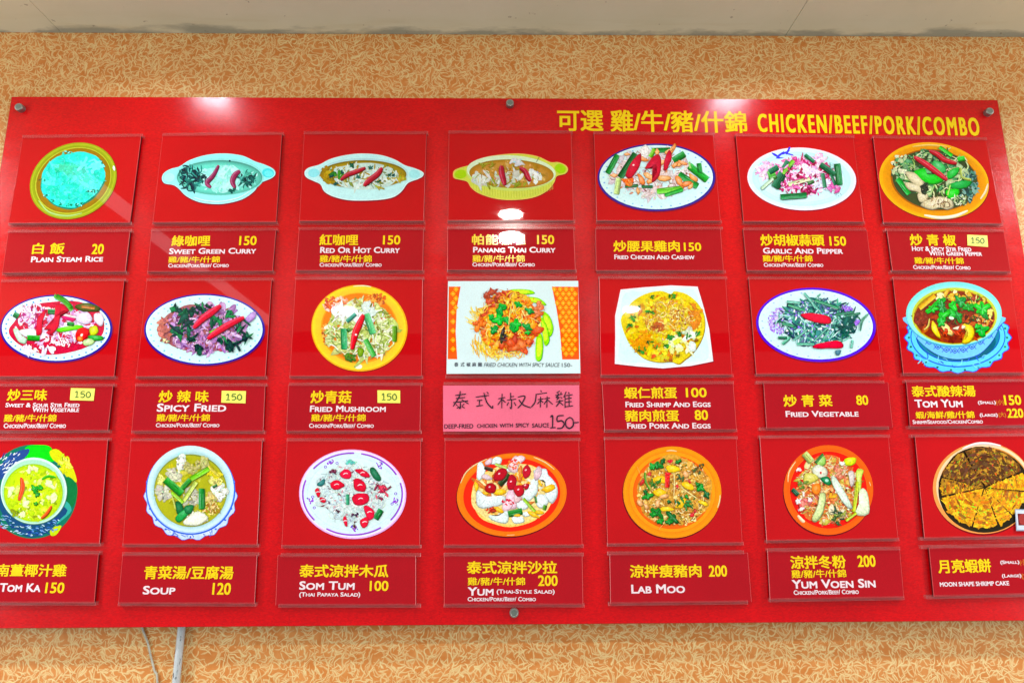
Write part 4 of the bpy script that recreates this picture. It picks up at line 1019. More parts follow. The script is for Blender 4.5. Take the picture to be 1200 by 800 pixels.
def yum_voen_sin(P):
    orange_plate(P, 605, 392, 350, 350, 40, (250, 100, 26), (222, 30, 14), .86, [[(290, 330), (300, 250), (350, 170)], [(925, 330), (935, 360)]])
    P.st([(365, 590), (400, 630), (420, 640)], 26, (255, 226, 190))
    P.part('printed_food')
    fo = [(226, 170, 90), (206, 110, 60), (236, 216, 150), (190, 180, 80), (214, 140, 70), (226, 206, 170), (190, 90, 60)]
    P.el(598, 395, 238, 262, (204, 118, 62), 0, .05)
    P.sc(160, 598, 395, 235, 258, 10, 26, fo, 1.8)
    P.cl(70, 600, 390, 230, 250, 22, 46, fo, 1.7, 14, .5, .35); P.nd(260, 600, 390, 240, 255, 60, 7, fo+[(246, 230, 190), (160, 150, 60), (230, 120, 60)]); P.sc(160, 600, 390, 240, 255, 4, 12, fo+[(120, 60, 30), (200, 40, 40), (250, 240, 220)], 1.7)
    P.cl(10, 430, 490, 50, 40, 12, 24, [(206, 90, 90), (226, 130, 120)], 1.6); P.cl(10, 700, 250, 60, 50, 12, 24, [(196, 110, 90), (220, 150, 120)], 1.6)
    P.bar(415, 105, 470, 170, 56, (190, 206, 120)); P.pc([(510, 180), (550, 120), (580, 150), (570, 195), (530, 200)], (150, 200, 100), .4, .3, 6); P.bar(500, 180, 560, 110, 18, (40, 110, 40)); P.pc([(730, 150), (815, 140), (800, 190), (740, 195)], (206, 222, 30), .6, .3, 6); P.pc([(690, 170), (730, 180), (720, 200), (695, 195)], (236, 240, 230), .6, .3, 5)
    P.pc([(480, 220), (530, 195), (590, 235), (580, 290), (520, 290), (485, 260)], (216, 220, 200), .5, .4, 6); P.el(543, 258, 8, 10, (190, 70, 60)); P.pc([(540, 300), (600, 290), (625, 340), (590, 350)], (10, 110, 60), .5, .3, 6); P.el(590, 318, 14, 12, (170, 220, 200))
    P.pc([(420, 260), (500, 270), (520, 310), (420, 345)], (206, 200, 100), .5, .3, 6); P.pc([(475, 360), (520, 340), (545, 380), (520, 425), (480, 410)], (240, 130, 40), .5, .25, 5)
    P.pc([(625, 300), (660, 295), (780, 500), (765, 530), (720, 490), (650, 380)], (214, 232, 214), .45, .35, 8); P.pc([(540, 420), (580, 430), (560, 560), (510, 630), (475, 615), (520, 520)], (206, 222, 160), .45, .35, 8)
    P.pc([(820, 240), (875, 235), (860, 300), (850, 420), (830, 380)], (200, 220, 100), .6, .35, 6); P.pc([(845, 400), (880, 380), (910, 440), (915, 570), (815, 575), (840, 500)], (226, 240, 206), .6, .35, 6); P.bar(830, 330, 800, 560, 30, (200, 214, 50)); P.bar(820, 570, 740, 630, 22, (190, 210, 50))
    P.pc([(760, 250), (800, 250), (800, 330), (780, 365), (765, 310)], (206, 196, 190), .5, .35, 6); P.pc([(620, 500), (650, 520), (640, 580), (600, 560)], (226, 216, 180), .5, .35, 5); P.pc([(700, 540), (740, 550), (735, 590), (700, 590)], (220, 206, 176), .5, .35, 5)
    for x, y in [(370, 235), (410, 425), (370, 480), (395, 540), (455, 470)]: P.cl(2, x, y, 12, 10, 13, 22, [(240, 224, 220)], 1.4, 8, .6, .4)
    P.bar(320, 385, 365, 430, 36, (20, 80, 50)); P.cl(12, 680, 580, 50, 50, 12, 26, [(60, 90, 40), (40, 70, 50), (150, 160, 70)], 1.8); P.cl(4, 670, 660, 16, 16, 10, 18, [(40, 80, 40)], 1.6); P.cl(4, 640, 430, 20, 24, 12, 22, [(246, 176, 40)], 1.5); P.cl(6, 400, 340, 30, 40, 8, 16, [(90, 120, 40)], 1.8); P.bar(350, 470, 360, 500, 18, (246, 240, 236))
def shrimp_cake(P):
    P.part('printed_plate')
    P.el(880, 385, 392, 362, (110, 14, 20)); P.el(880, 378, 392, 356, (232, 156, 90), 0, 0, 64); P.el(890, 370, 376, 336, (240, 206, 170), 0, 0, 64); P.st([(720, 70), (820, 34), (920, 30), (1020, 48)], 22, (246, 226, 226)); P.shade(890, 385, 360, 330, (206, 140, 60), (160, 100, 40), 0, 3, .95)
    P.el(890, 396, 360, 330, (34, 30, 14))
    P.part('printed_food')
    P.el(876, 376, 346, 318, (40, 28, 14), 0, .02)
    go = [(212, 158, 34), (222, 180, 48), (196, 136, 34), (228, 196, 60), (206, 146, 44)]
    br = [(142, 102, 36), (112, 76, 30), (168, 128, 48), (96, 62, 30), (184, 144, 56), (80, 52, 28)]
    for a0, a1, cols, spots in ((6, 42, go, 12), (44, 66, go, 8), (69, 104, go, 13), (107, 166, go, 24), (169, 193, br+go, 9), (195, 240, br, 22), (243, 336, br, 46), (339, 364, go, 5)):
        am = math.radians((a0+a1)/2)
        ox, oy = 890+12*math.cos(am), 372+11*math.sin(am)
        rim = [math.radians(a0+(a1-a0)*k/12) for k in range(13)]
        lim = lambda t: 1/math.sqrt((math.cos(t)/348)**2+(math.sin(t)/322)**2)-abs(math.cos(t))*8
        base = [sum(c[k] for c in cols)/len(cols) for k in range(3)]
        P.raw([(ox, oy)]+[(876+(lim(t)-R.uniform(2, 16))*math.cos(t), 374+(lim(t)-R.uniform(2, 16))*math.sin(t)) for t in rim], base)
        n = int((a1-a0)*2.6)
        for k in range(n):
            t = math.radians(R.uniform(a0+1, a1-1)); q = math.sqrt(R.uniform(.01, .97))
            m = min(abs(t-math.radians(a0)), abs(math.radians(a1)-t))*q*300
            r = min(R.uniform(9, 26), max(4, m*.9), (1.04-q)*220+6)
            P.raw(P.blob(876+q*(lim(t)-10)*math.cos(t), 374+q*(lim(t)-10)*math.sin(t), r, None, R.uniform(1, 2), math.degrees(t)+R.uniform(40, 140), 7, .4), P.jit(R.choice(cols), 9))
        for k in range(n):
            t = math.radians(R.uniform(a0+2, a1-2)); q = math.sqrt(R.uniform(.02, .92))
            P.raw(P.blob(876+q*(lim(t)-10)*math.cos(t), 374+q*(lim(t)-10)*math.sin(t), R.uniform(3, 8), None, R.uniform(1, 2.6), math.degrees(t)+R.uniform(50, 130), 6, .4), P.jit([v*R.choice((.6, .78, 1.12, 1.22)) for v in R.choice(cols)], 8))
        for k in range(spots):
            t = math.radians(R.uniform(a0+3, a1-3)); q = math.sqrt(R.uniform(.06, .82))
            c = (88, 56, 34) if cols is br else R.choice([(176, 104, 34), (150, 100, 40), (196, 130, 40)])
            P.raw(P.blob(876+q*(lim(t)-14)*math.cos(t), 374+q*(lim(t)-14)*math.sin(t), R.uniform(8, 20), None, R.uniform(1, 2.2), math.degrees(t)+90, 8, .35), P.jit(c, 14))
    P.part('printed_sauce_dish')
    P.pg([(1120, 540), (1280, 545), (1270, 710), (1130, 710)], (150, 160, 176), False); P.pg([(1126, 548), (1275, 552), (1265, 700), (1138, 700)], (206, 214, 226), False); P.pg([(1140, 575), (1265, 578), (1258, 668), (1148, 668)], (110, 40, 40), False); P.pg([(1160, 585), (1260, 588), (1252, 655), (1166, 655)], (150, 60, 56))
def fried_chicken(P):
    P.part('printed_pattern')
    for q in ([(106, 72), (198, 72), (168, 250), (160, 430), (172, 638), (98, 638)], [(912, 72), (1118, 74), (1125, 640), (992, 640), (975, 420), (945, 230)]):
        P.pg(q, (224, 96, 30), False)
        x0, x1 = min(p[0] for p in q), max(p[0] for p in q)
        def wide(x, y):
            if x1 < 300: return 108 < x < 198-26*min(1, max(0, (y-72)/250))-8*(y > 330)
            return 912+72*min(1, (y-72)/430) < x < 1114
        for j in range(16):
            for i in range(-1, 6):
                x, y = x0+18+i*46+(23 if j % 2 else 0), 92+j*36
                if y > 622 or not wide(x-14, y) or not wide(x+14, y): continue
                P.raw([(x-20, y), (x, y-22), (x+20, y), (x, y+22)], (246, 200, 40)); P.raw([(x-14, y), (x, y-15), (x+14, y), (x, y+15)], (220, 70, 30)); P.raw([(x-8, y), (x, y-9), (x+8, y), (x, y+9)], (250, 220, 90))
    P.part('printed_food')
    P.nd(60, 390, 540, 100, 90, 110, 9, [(240, 206, 60), (246, 222, 110), (226, 170, 40)], 10, 70, .2); P.nd(40, 330, 330, 60, 90, 90, 9, [(240, 200, 60), (246, 220, 120)], 10, 30, .3); P.nd(60, 540, 595, 140, 30, 70, 8, [(240, 206, 70), (246, 226, 130), (222, 160, 50)])
    for pts in ([(560, 110), (620, 92), (740, 98), (768, 125), (640, 132)], [(670, 150), (800, 160), (862, 205), (840, 215), (740, 185)], [(835, 265), (890, 300), (920, 400), (890, 460), (850, 360)], [(825, 310), (870, 380), (890, 490), (855, 530), (835, 430)], [(790, 470), (825, 440), (840, 540), (825, 640), (785, 635)]):
        P.pg([(x+5, y+4) for x, y in pts], (30, 140, 20)); P.pg(pts, (150, 222, 20)); c = sum(np.array(p) for p in pts)/len(pts); P.pg([c+(np.array(p)-c)*.68 for p in pts], (206, 240, 70))
    P.el(580, 340, 230, 220, (224, 130, 30), 0, .06)
    oc = [(232, 150, 30), (222, 110, 40), (246, 190, 50), (206, 90, 40), (240, 170, 60), (190, 70, 40)]
    P.cl(110, 580, 350, 235, 225, 18, 42, oc, 1.6, 14, .5, .35); P.sc(240, 580, 350, 240, 230, 5, 14, oc+[(250, 226, 130), (150, 60, 30)], 1.8); P.nd(110, 560, 300, 220, 190, 80, 6, [(250, 220, 90), (246, 206, 60), (226, 160, 40), (252, 236, 160)])
    P.cl(12, 440, 150, 60, 40, 14, 30, [(176, 70, 40), (150, 60, 40)], 2); P.cl(26, 630, 520, 130, 50, 20, 38, [(196, 80, 40), (214, 110, 60), (176, 60, 40)], 1.4, 10, .5, .3); P.cl(10, 340, 355, 50, 30, 16, 30, [(206, 90, 30), (226, 120, 40)], 1.5); P.cl(10, 800, 250, 30, 60, 16, 30, [(206, 100, 50), (214, 120, 80)], 1.5); P.cl(6, 530, 460, 26, 34, 14, 26, [(40, 60, 40), (50, 40, 40)], 1.6)
    P.leaf(515, 235, 70, (10, 170, 60), 2.3, 3); P.leaf(500, 262, 48, (14, 150, 56), .6, 3)
    for k, (x, y, r, a) in enumerate([(645, 208, 40, .2), (740, 260, 48, .6), (500, 330, 62, .1), (550, 330, 46, .8), (460, 410, 50, .5), (630, 365, 64, .3), (600, 390, 46, 1), (720, 390, 50, .9), (725, 430, 36, .2), (440, 310, 30, .6)]): P.part('printed_leaf'); P.leaf(x, y, r, P.jit([(12, 176, 60), (10, 150, 60), (20, 190, 50)][k % 3], 8), a, 4)
    P.st([(590, 230), (580, 320), (575, 380)], 9, (236, 226, 130)); P.st([(610, 230), (640, 310)], 8, (246, 230, 140)); P.st([(640, 470), (760, 465)], 8, (236, 216, 110))
# ------------------------------------------------------------------ the setting
def box(x0, x1, y0, y1, z0, z1):
    v = [(x, y, z) for x in (x0, x1) for y in (y0, y1) for z in (z0, z1)]
    return v, [(0, 1, 3, 2), (4, 6, 7, 5), (0, 4, 5, 1), (2, 3, 7, 6), (0, 2, 6, 4), (1, 5, 7, 3)]
wall = mesh_obj('wall', *box(-5.0, 5.0, WALL_Y, WALL_Y+0.15, 0.0, CEIL_Z+0.2), WALLPAPER, origin=(0, WALL_Y, 0))
wall['kind'] = 'structure'
ceil = mesh_obj('ceiling', *box(-5.0, 5.0, -4.5, WALL_Y, CEIL_Z+0.012, CEIL_Z+0.06), CARD_EDGE, origin=(0, 0, CEIL_Z+0.012))
ceil['kind'] = 'structure'
def on_ceiling(px, py):
    d = ray(px, py)
    return CAM+d*((CEIL_Z-CAM[2])/d[2])
SEAMS = [on_ceiling(74, 41)[0], on_ceiling(923, 38)[0]]
pitch = SEAMS[1]-SEAMS[0]
edges = [SEAMS[0]-pitch*2, SEAMS[0]-pitch, SEAMS[0], SEAMS[1], SEAMS[1]+pitch, SEAMS[1]+pitch*2]
for a, b in zip(edges, edges[1:]):
    for y0, y1 in ((-1.75, WALL_Y-0.001), (-3.6, -1.7515)):
        v, f = box(a+0.0007, b-0.0007, y0, y1, CEIL_Z, CEIL_Z+0.0115)
        mesh_obj('ceiling_panel', [(p[0], p[1], p[2]-CEIL_Z-0.012) for p in v], f, CEILING, ceil)

# ------------------------------------------------------------------ the board
TL, TR = plane(13.2, 113.2), plane(1169.4, 117.2)
lb, rb = plane(6.6, 160), plane(1198, 276)
BLz, BRz = plane(100, 735.0)[1], plane(1150, 727.5)[1]
BL = np.array([TL[0]+(lb[0]-TL[0])*0.6*(TL[1]-BLz)/(TL[1]-lb[1])*0.25, BLz])
BR = np.array([TR[0]+(rb[0]-TR[0])*(TR[1]-BRz)/(TR[1]-rb[1])*0.35, BRz])
print('board', TL, TR, BL, BR, 'ceil', plane(600, 41.5, WALL_Y), 'lamps', [tuple(round(v, 2) for v in o.location) for o in bpy.data.objects if o.type == 'LIGHT'])
BC = (0.0, 0.0, float((TL[1]+BLz)/2))
board = tag(empty('menu_board', BC), 'wide glossy red wall menu board with yellow heading, clear card rails and steel bolts', 'menu board')
v, f, fm = prism((TL, TR, BL and BR if False else BR, BL), 0.005, 0.0, 0.0012)
mesh_obj('backing_panel', v, f, [BOARD, BOARD_EDGE, BOARD_EDGE], board, fm, BC)

def lathe(name, cx, cz, prof, mats, parent, origin, seg=28, mi=None):
    V, F, FM = [], [], []
    for y, r in prof:
        for i in range(seg):
            t = 2*math.pi*i/seg
            V.append((cx+r*math.cos(t), y, cz+r*math.sin(t)))
    for k in range(len(prof)-1):
        for i in range(seg):
            j = (i+1) % seg
            F.append((k*seg+i, k*seg+j, (k+1)*seg+j, (k+1)*seg+i)); FM.append(mi[k] if mi else 0)
    F.append(tuple((len(prof)-1)*seg+i for i in range(seg))); FM.append(1)
    return mesh_obj(name, V, F, mats, parent, FM, origin)
for px, py in ((21.4, 125), (597.6, 120.2), (1160.5, 130), (602.5, 718)):
    c = plane(px, py, -0.012)
    lathe('standoff_bolt', c[0], c[1], [(WALL_Y-0.001, 0.0075), (0.006, 0.0075), (0.0, 0.0096), (-0.0105, 0.0096), (-0.0120, 0.0086), (-0.0122, 0.0070), (-0.0118, 0.0064)], [STEEL, STEEL_CAP], board, BC)

RAIL_Y0, RAIL_Y1 = -0.0002, -0.0115
def rail(x0, x1, yl, yr, h=0.0074):
    """clear acrylic channel: a back spacer on the board and a lip that overlaps the card"""
    a, b = plane(x0, yl, RAIL_Y1), plane(x1, yr, RAIL_Y1)
    d = b-a
    nrm = np.array([-d[1], d[0]])/np.linalg.norm(d)*h/2
    v, f, fm = prism((a+nrm, b+nrm, b-nrm, a-nrm), RAIL_Y0, RAIL_Y1, 0.0009)
    mesh_obj('card_rail', v, f, [ACRYLIC, ACRYLIC, ACRYLIC_EDGE], board, fm, BC)

# ------------------------------------------------------------------ lettering (laid out first, built in one go at the end)
TEXTS = []
_cache = {}
def letters(name, parent, origin, text, x0, y0, x1, y1, mat, depth, bold=0.0, dt=0.0, caps=False, shear=0.0, spacing=1.0):
    """one line of lettering fitted to a box given in photograph pixels; dt is how far its right end drops"""
    TEXTS.append((name, parent, origin, text, x0, y0, x1, y1, mat, depth, bold, dt, caps, shear, spacing))
def build_letters():
    key = lambda t: (t[3], t[12], t[13], t[14])
    tmp = {}
    for t in TEXTS:
        k = key(t)
        if k in tmp: continue
        cu = bpy.data.curves.new('lettering', 'FONT')
        cu.body = t[3]
        cu.size = 1.0
        cu.resolution_u = 3
        cu.shear = t[13]
        cu.space_character = t[14]
        cu.fill_mode = 'FRONT'
        if t[12]:
            cu.small_caps_scale = 0.78
            for fmt in cu.body_format: fmt.use_small_caps = True
        o = bpy.data.objects.new('lettering', cu)
        COL.objects.link(o)
        tmp[k] = o
    bpy.context.view_layer.update()
    dg = bpy.context.evaluated_depsgraph_get()
    geo = {}
    for k, o in tmp.items():
        me = bpy.data.meshes.new_from_object(o.evaluated_get(dg))
        vv = [tuple(p.co[:2]) for p in me.vertices]
        geo[k] = (vv, [tuple(p.vertices) for p in me.polygons])
        bpy.data.meshes.remove(me)
    for o in tmp.values():
        cu = o.data
        bpy.data.objects.remove(o)
        bpy.data.curves.remove(cu)
    for t in TEXTS:
        name, parent, origin, text, x0, y0, x1, y1, mat, depth, bold, dt = t[:12]
        vv, ff = geo[key(t)]
        if not vv: continue
        ax, bx = min(p[0] for p in vv), max(p[0] for p in vv)
        ay, by = min(p[1] for p in vv), max(p[1] for p in vv)
        a, b = plane(x0, y1, depth), plane(x1, y1+dt, depth)
        m0, m1 = plane((x0+x1)/2, y1+dt/2, depth), plane((x0+x1)/2, y0+dt/2, depth)
        hgt = np.linalg.norm(m1-m0)
        d = b-a
        L = np.linalg.norm(d); e = d/L; n = np.array([-e[1], e[0]])
        # bold faces are struck several times, a hair apart
        hair = bold*hgt
        strikes = [(0, 0)] if bold <= 0 else [(-1, -.7), (1, -.7), (-1, .7), (1, .7)]
        V, FF = [], []
        for k, (sx, sy) in enumerate(strikes):
            i0 = len(V)
            for p in vv:
                q = a+e*(hair+(L-2*hair)*(p[0]-ax)/(bx-ax)+sx*hair)+n*(hair*.7+(hgt-1.4*hair)*(p[1]-ay)/(by-ay)+sy*hair)
                V.append((q[0], depth-k*1e-5, q[1]))
            FF += [tuple(i0+i for i in f) for f in ff]
        o = mesh_obj(name, V, FF, mat, parent, None, origin)
        # faces must look into the room
        if o.data.polygons and o.data.polygons[0].normal.y > 0:
            o.data.flip_normals()

def ribbon(P0, pts, w):
    c = catmull(pts, 4, False)
    L, Rr = [], []
    n = len(c)
    for i, p in enumerate(c):
        d = c[min(i+1, n-1)]-c[max(i-1, 0)]
        d = d/(np.linalg.norm(d)+1e-9)
        t = i/max(1, n-1)
        ww = w/2*(0.75+0.25*math.sin(math.pi*t))
        nn = np.array([-d[1], d[0]])*ww
        L.append(p+nn); Rr.append(p-nn)
    V0 = len(P0[0])
    P0[0].extend(L+Rr)
    for i in range(n-1):
        P0[1].append((V0+i, V0+i+1, V0+n+i+1, V0+n+i))
def handwriting(name, parent, origin, strokes, ox, oy, s, depth, w, mat):
    P0 = ([], [])
    for k, st in enumerate(strokes): ribbon(P0, st, w)
    V = []
    for i, p in enumerate(P0[0]):
        q = plane(ox+p[0]/s, oy+p[1]/s, depth)
        V.append((q[0], depth-i*2e-7, q[1]))
    o = mesh_obj(name, V, P0[1], mat, parent, None, origin)
    if o.data.polygons[0].normal.y > 0: o.data.flip_normals()
    return o
DIGITS = {'1': [[(0.1, 0.25), (0.5, 0.02), (0.48, 0.96)], [(0.1, 1.0), (0.9, 0.98)]],
          '5': [[(0.95, 0.02), (0.22, 0.05), (0.15, 0.45), (0.6, 0.38), (0.95, 0.68), (0.6, 0.98), (0.08, 0.94)]],
          '0': [[(0.55, 0.04), (0.1, 0.3), (0.12, 0.78), (0.5, 0.98), (0.92, 0.75), (0.9, 0.3), (0.55, 0.04), (0.45, 0.06)]]}

# ------------------------------------------------------------------ heading on the board itself
D0 = -0.0006
letters('heading', board, BC, '可選 雞/牛/豬/什錦', 653, 128.0, 876, 153.6, YELLOW, D0, 0.022, 2.6)
letters('heading', board, BC, 'CHICKEN/BEEF/PORK/COMBO', 888.5, 133.5, 1149, 155, YELLOW, D0, 0.03, 4.6, False, 0, 1.28)

TILT = 1.9
# ------------------------------------------------------------------ rails and cards
PT = [[(26, 167, 160, 158.5), (190.3, 332, 157.8, 156.3), (356, 501.5, 155.5, 155.5), (525.7, 671, 154.8, 154.8), (695.7, 837.5, 155.5, 157), (862, 1001.5, 158.2, 160), (1023, 1157, 160.3, 162.7)],
      [(1, 147, 329, 327.6), (171.6, 320, 327.6, 327), (346, 497, 326, 326), (523.6, 676, 325, 325), (701.6, 852, 325, 325.4), (877, 1023, 325.4, 326), (1046, 1186, 326, 327)],
      [(-18, 128, 514.6, 514.2), (153, 309, 515, 515), (336, 495, 515, 515), (521, 680, 514.6, 514.6), (708, 864.4, 513.4, 512.6), (890, 1043, 511.8, 510.6), (1068, 1217, 510.5, 509)]]
PB = [[(9.5, 154, 262.5, 261.8), (178.4, 325, 261.6, 261), (350.4, 498, 260, 260), (524.4, 674, 259.4, 259.4), (699, 846, 259.4, 260), (871, 1014, 260.4, 261), (1035, 1176, 261.6, 263)],
      [(-9, 135, 442, 442), (159, 312.6, 442, 442), (339, 495.6, 441.6, 441.6), (522, 680, 441, 441), (704, 859.6, 440.2, 440), (886, 1036, 439, 438.4), (1058.4, 1202, 438.2, 437.4)],
      [(-28, 118, 637.4, 637.6), (143, 303, 638.6, 639), (329.6, 493.6, 640, 640), (520, 684, 639.6, 639.4), (711.6, 871.6, 638, 636.6), (898, 1054, 634.2, 631.6), (1079, 1228, 631, 628.5)]]
LT = [[(9, 154, 271, 270), (177, 325, 269.4, 268.4), (350, 498, 267.8, 267.6), (524, 674, 267, 267), (699, 847, 266.8, 267.2), (871.6, 1015, 268, 268.6), (1037.6, 1177, 269, 270.4)],
      [(-9, 134, 451, 451), (158.4, 312.4, 450.8, 450.6), (338.6, 495, 450, 450), (520, 679, 449.2, 449), (705, 860, 448.4, 448), (886.4, 1036.4, 447.8, 447.2), (1060.6, 1206, 446.4, 445.4)],
      [(-29, 117, 647, 647.6), (143, 303, 649, 649.2), (329, 493, 650, 650), (520, 684, 649.6, 649.4), (712, 872, 648.2, 646.8), (899, 1055, 644.4, 642.2), (1080, 1229, 640.8, 638.4)]]
LB = [[(2, 148.5, 320.6, 319.2), (172.4, 321, 319.4, 318.6), (346.4, 497, 318, 318), (524, 676, 317.6, 317.6), (699.6, 850.6, 318, 318), (876, 1021, 318, 318.4), (1044, 1185, 318, 319.2)],
      [(-16, 128, 505.4, 505), (153.6, 310, 506, 506), (336, 494, 506, 506), (520, 680, 506.4, 506.2), (708, 864, 504.6, 504), (890, 1042, 502.4, 501), (1065, 1212, 500.4, 499)],
      [(-36, 112, 706.4, 707), (138, 300, 707.4, 708), (326.4, 493, 709.4, 709.4), (520, 685, 709.2, 709), (713, 876.6, 707.4, 705.4), (902, 1060, 703, 700.4), (1086, 1236, 699.4, 696)]]
for grp in (PT, PB, LT, LB):
    for row in grp:
        for x0, x1, yl, yr in row: rail(x0, x1, yl, yr)

CARD_F = -0.0076
def card(name, top, bot, mats, dx=(0, 0), front=CARD_F, back=-0.0018, inset=1.6):
    q = [plane(top[0]+inset*0.2+dx[0], top[2]+0.5, front), plane(top[1]-inset+dx[1], top[3]+0.5, front),
         plane(bot[1]-inset+dx[1], bot[3]-0.5, front), plane(bot[0]+inset*0.2+dx[0], bot[2]-0.5, front)]
    c = sum(q)/4
    o = (float(c[0]), 0.0, float(c[1]))
    root = empty(name, o)
    v, f, fm = prism(q, back, front, 0.0007)
    mesh_obj('card_face', v, f, mats, root, fm, o)
    root.rotation_euler = (math.radians(R.uniform(-0.25, 0.25)), 0, math.radians(R.uniform(-0.2, 0.2)))
    return root, o
NAMES = [['Plain Steam Rice', 'Sweet Green Curry', 'Red Or Hot Curry', 'Panang Thai Curry', 'Fried Chicken and Cashew', 'Garlic And Pepper', 'Green Pepper'],
         ['Sweet and Sour', 'Spicy Fried', 'Fried Mushroom', 'Fried Chicken', 'Fried Eggs', 'Fried Vegetable', 'Tom Yum'],
         ['Tom Ka', 'Soup', 'Som Tum', 'Yum', 'Lab Moo', 'Yum Voen Sin', 'Shrimp Cake']]
DISHES = [[(rice, 0, 'picture card of turquoise rice on an olive green plate'), (green_curry, 170, 'picture card of pale green curry in a long eared bowl'), (red_curry, 335, 'picture card of white curry with olive oil rim in a long white bowl'),
           (panang_curry, 510, 'picture card of curry in a yellow ribbed bowl with green handles'), (cashew_chicken, 680, 'picture card of cashew chicken with crimson pepper strips on an oval plate'), (garlic_pepper, 850, 'picture card of pink meat and dark scallions on a white oval plate'), (green_pepper, 1005, 'picture card of green peppers and meat on a mustard yellow plate')],
          [(sweet_sour, 0, 'picture card of sweet and sour stir fry with a red tomato half'), (spicy_fried, 150, 'picture card of purple minced meat with two red chillies on blue rimmed plate'), (mushroom, 330, 'picture card of pale mushrooms with one red chilli on yellow plate'),
           (fried_chicken, 510, 'white photo card of fried chicken between two orange patterned bands'), (egg_plate, 690, 'picture card of a yellow omelette on a square white plate'), (fried_vegetable, 865, 'picture card of dark green vegetables on a violet rimmed oval plate'), (tom_yum, 1020, 'picture card of red soup with coriander in a blue bowl on scalloped saucer')],
          [(tom_ka, 0, 'picture card of bright yellow green soup in a dark blue patterned bowl'), (clear_soup, 140, 'picture card of clear soup with tofu and scallions on a white scalloped saucer'), (som_tum, 320, 'picture card of white papaya salad with tomatoes on a purple rimmed plate'),
           (yum_salad, 510, 'picture card of salad with white lettuce and tomatoes on an oval orange plate'), (lab_moo, 700, 'picture card of minced pork with herb leaves on a round orange plate'), (yum_voen_sin, 880, 'picture card of glass noodle salad on a tilted red orange plate'), (shrimp_cake, 1020, 'picture card of a sliced brown shrimp cake with a small sauce dish')]]
for r in range(3):
    for c in range(7):
        fn, ox, lab = DISHES[r][c]
        top, bot = PT[r][c], PB[r][c]
        if fn is fried_chicken:
            front = -0.0132
            q = [plane(525, 329.4, front), plane(677.6, 329, front), plane(680.2, 437.4, front), plane(523.2, 437.9, front)]
            cc = sum(q)/4
            o = (float(cc[0]), 0.0, float(cc[1]))
            root = empty('picture_card', o)
            v, f, fm = prism(q, front+0.0012, front, 0.0002)
            mesh_obj('card_face', v, f, [WHITE_CARD, WHITE_CARD, WHITE_CARD], root, fm, o)
            P = Print(root, o, ox, 325, front)
            x = 532.5
            for t, a, b in (('泰', 532.4, 537), ('式', 539.6, 544.2), ('椒', 546.6, 551.4), ('麻', 553.2, 558), ('雞', 560, 565)):
                letters('caption', root, o, t, a, 424.4, b, 429.4, NAVY, front-0.0007, 0.012, 0)
            letters('caption', root, o, 'FRIED CHICKEN WITH SPICY SAUCE', 567, 425, 656, 429.6, NAVY, front-0.0007, 0.0, 0.1, False, 0.25)
            letters('caption', root, o, '150-', 658.5, 425.2, 670.5, 429.8, NAVY, front-0.0007, -0.008, 0)
        else:
            dx = {(2, 6): (4, 4), (1, 0): (0, 0)}.get((r, c), (0, 0))
            root, o = card('picture_card', top, bot, [RED_CARD, CARD_EDGE, CLEAR_EDGE], dx)
            P = Print(root, o, ox, (145, 325, 515)[r], CARD_F)
        if c == 3 or (r, c) in ((1, 2), (1, 4)): root.rotation_euler = (0, 0, 0)
        fn(P)
        P.flush()
        tag(root, lab, 'picture card', 'menu picture cards held in the rails')

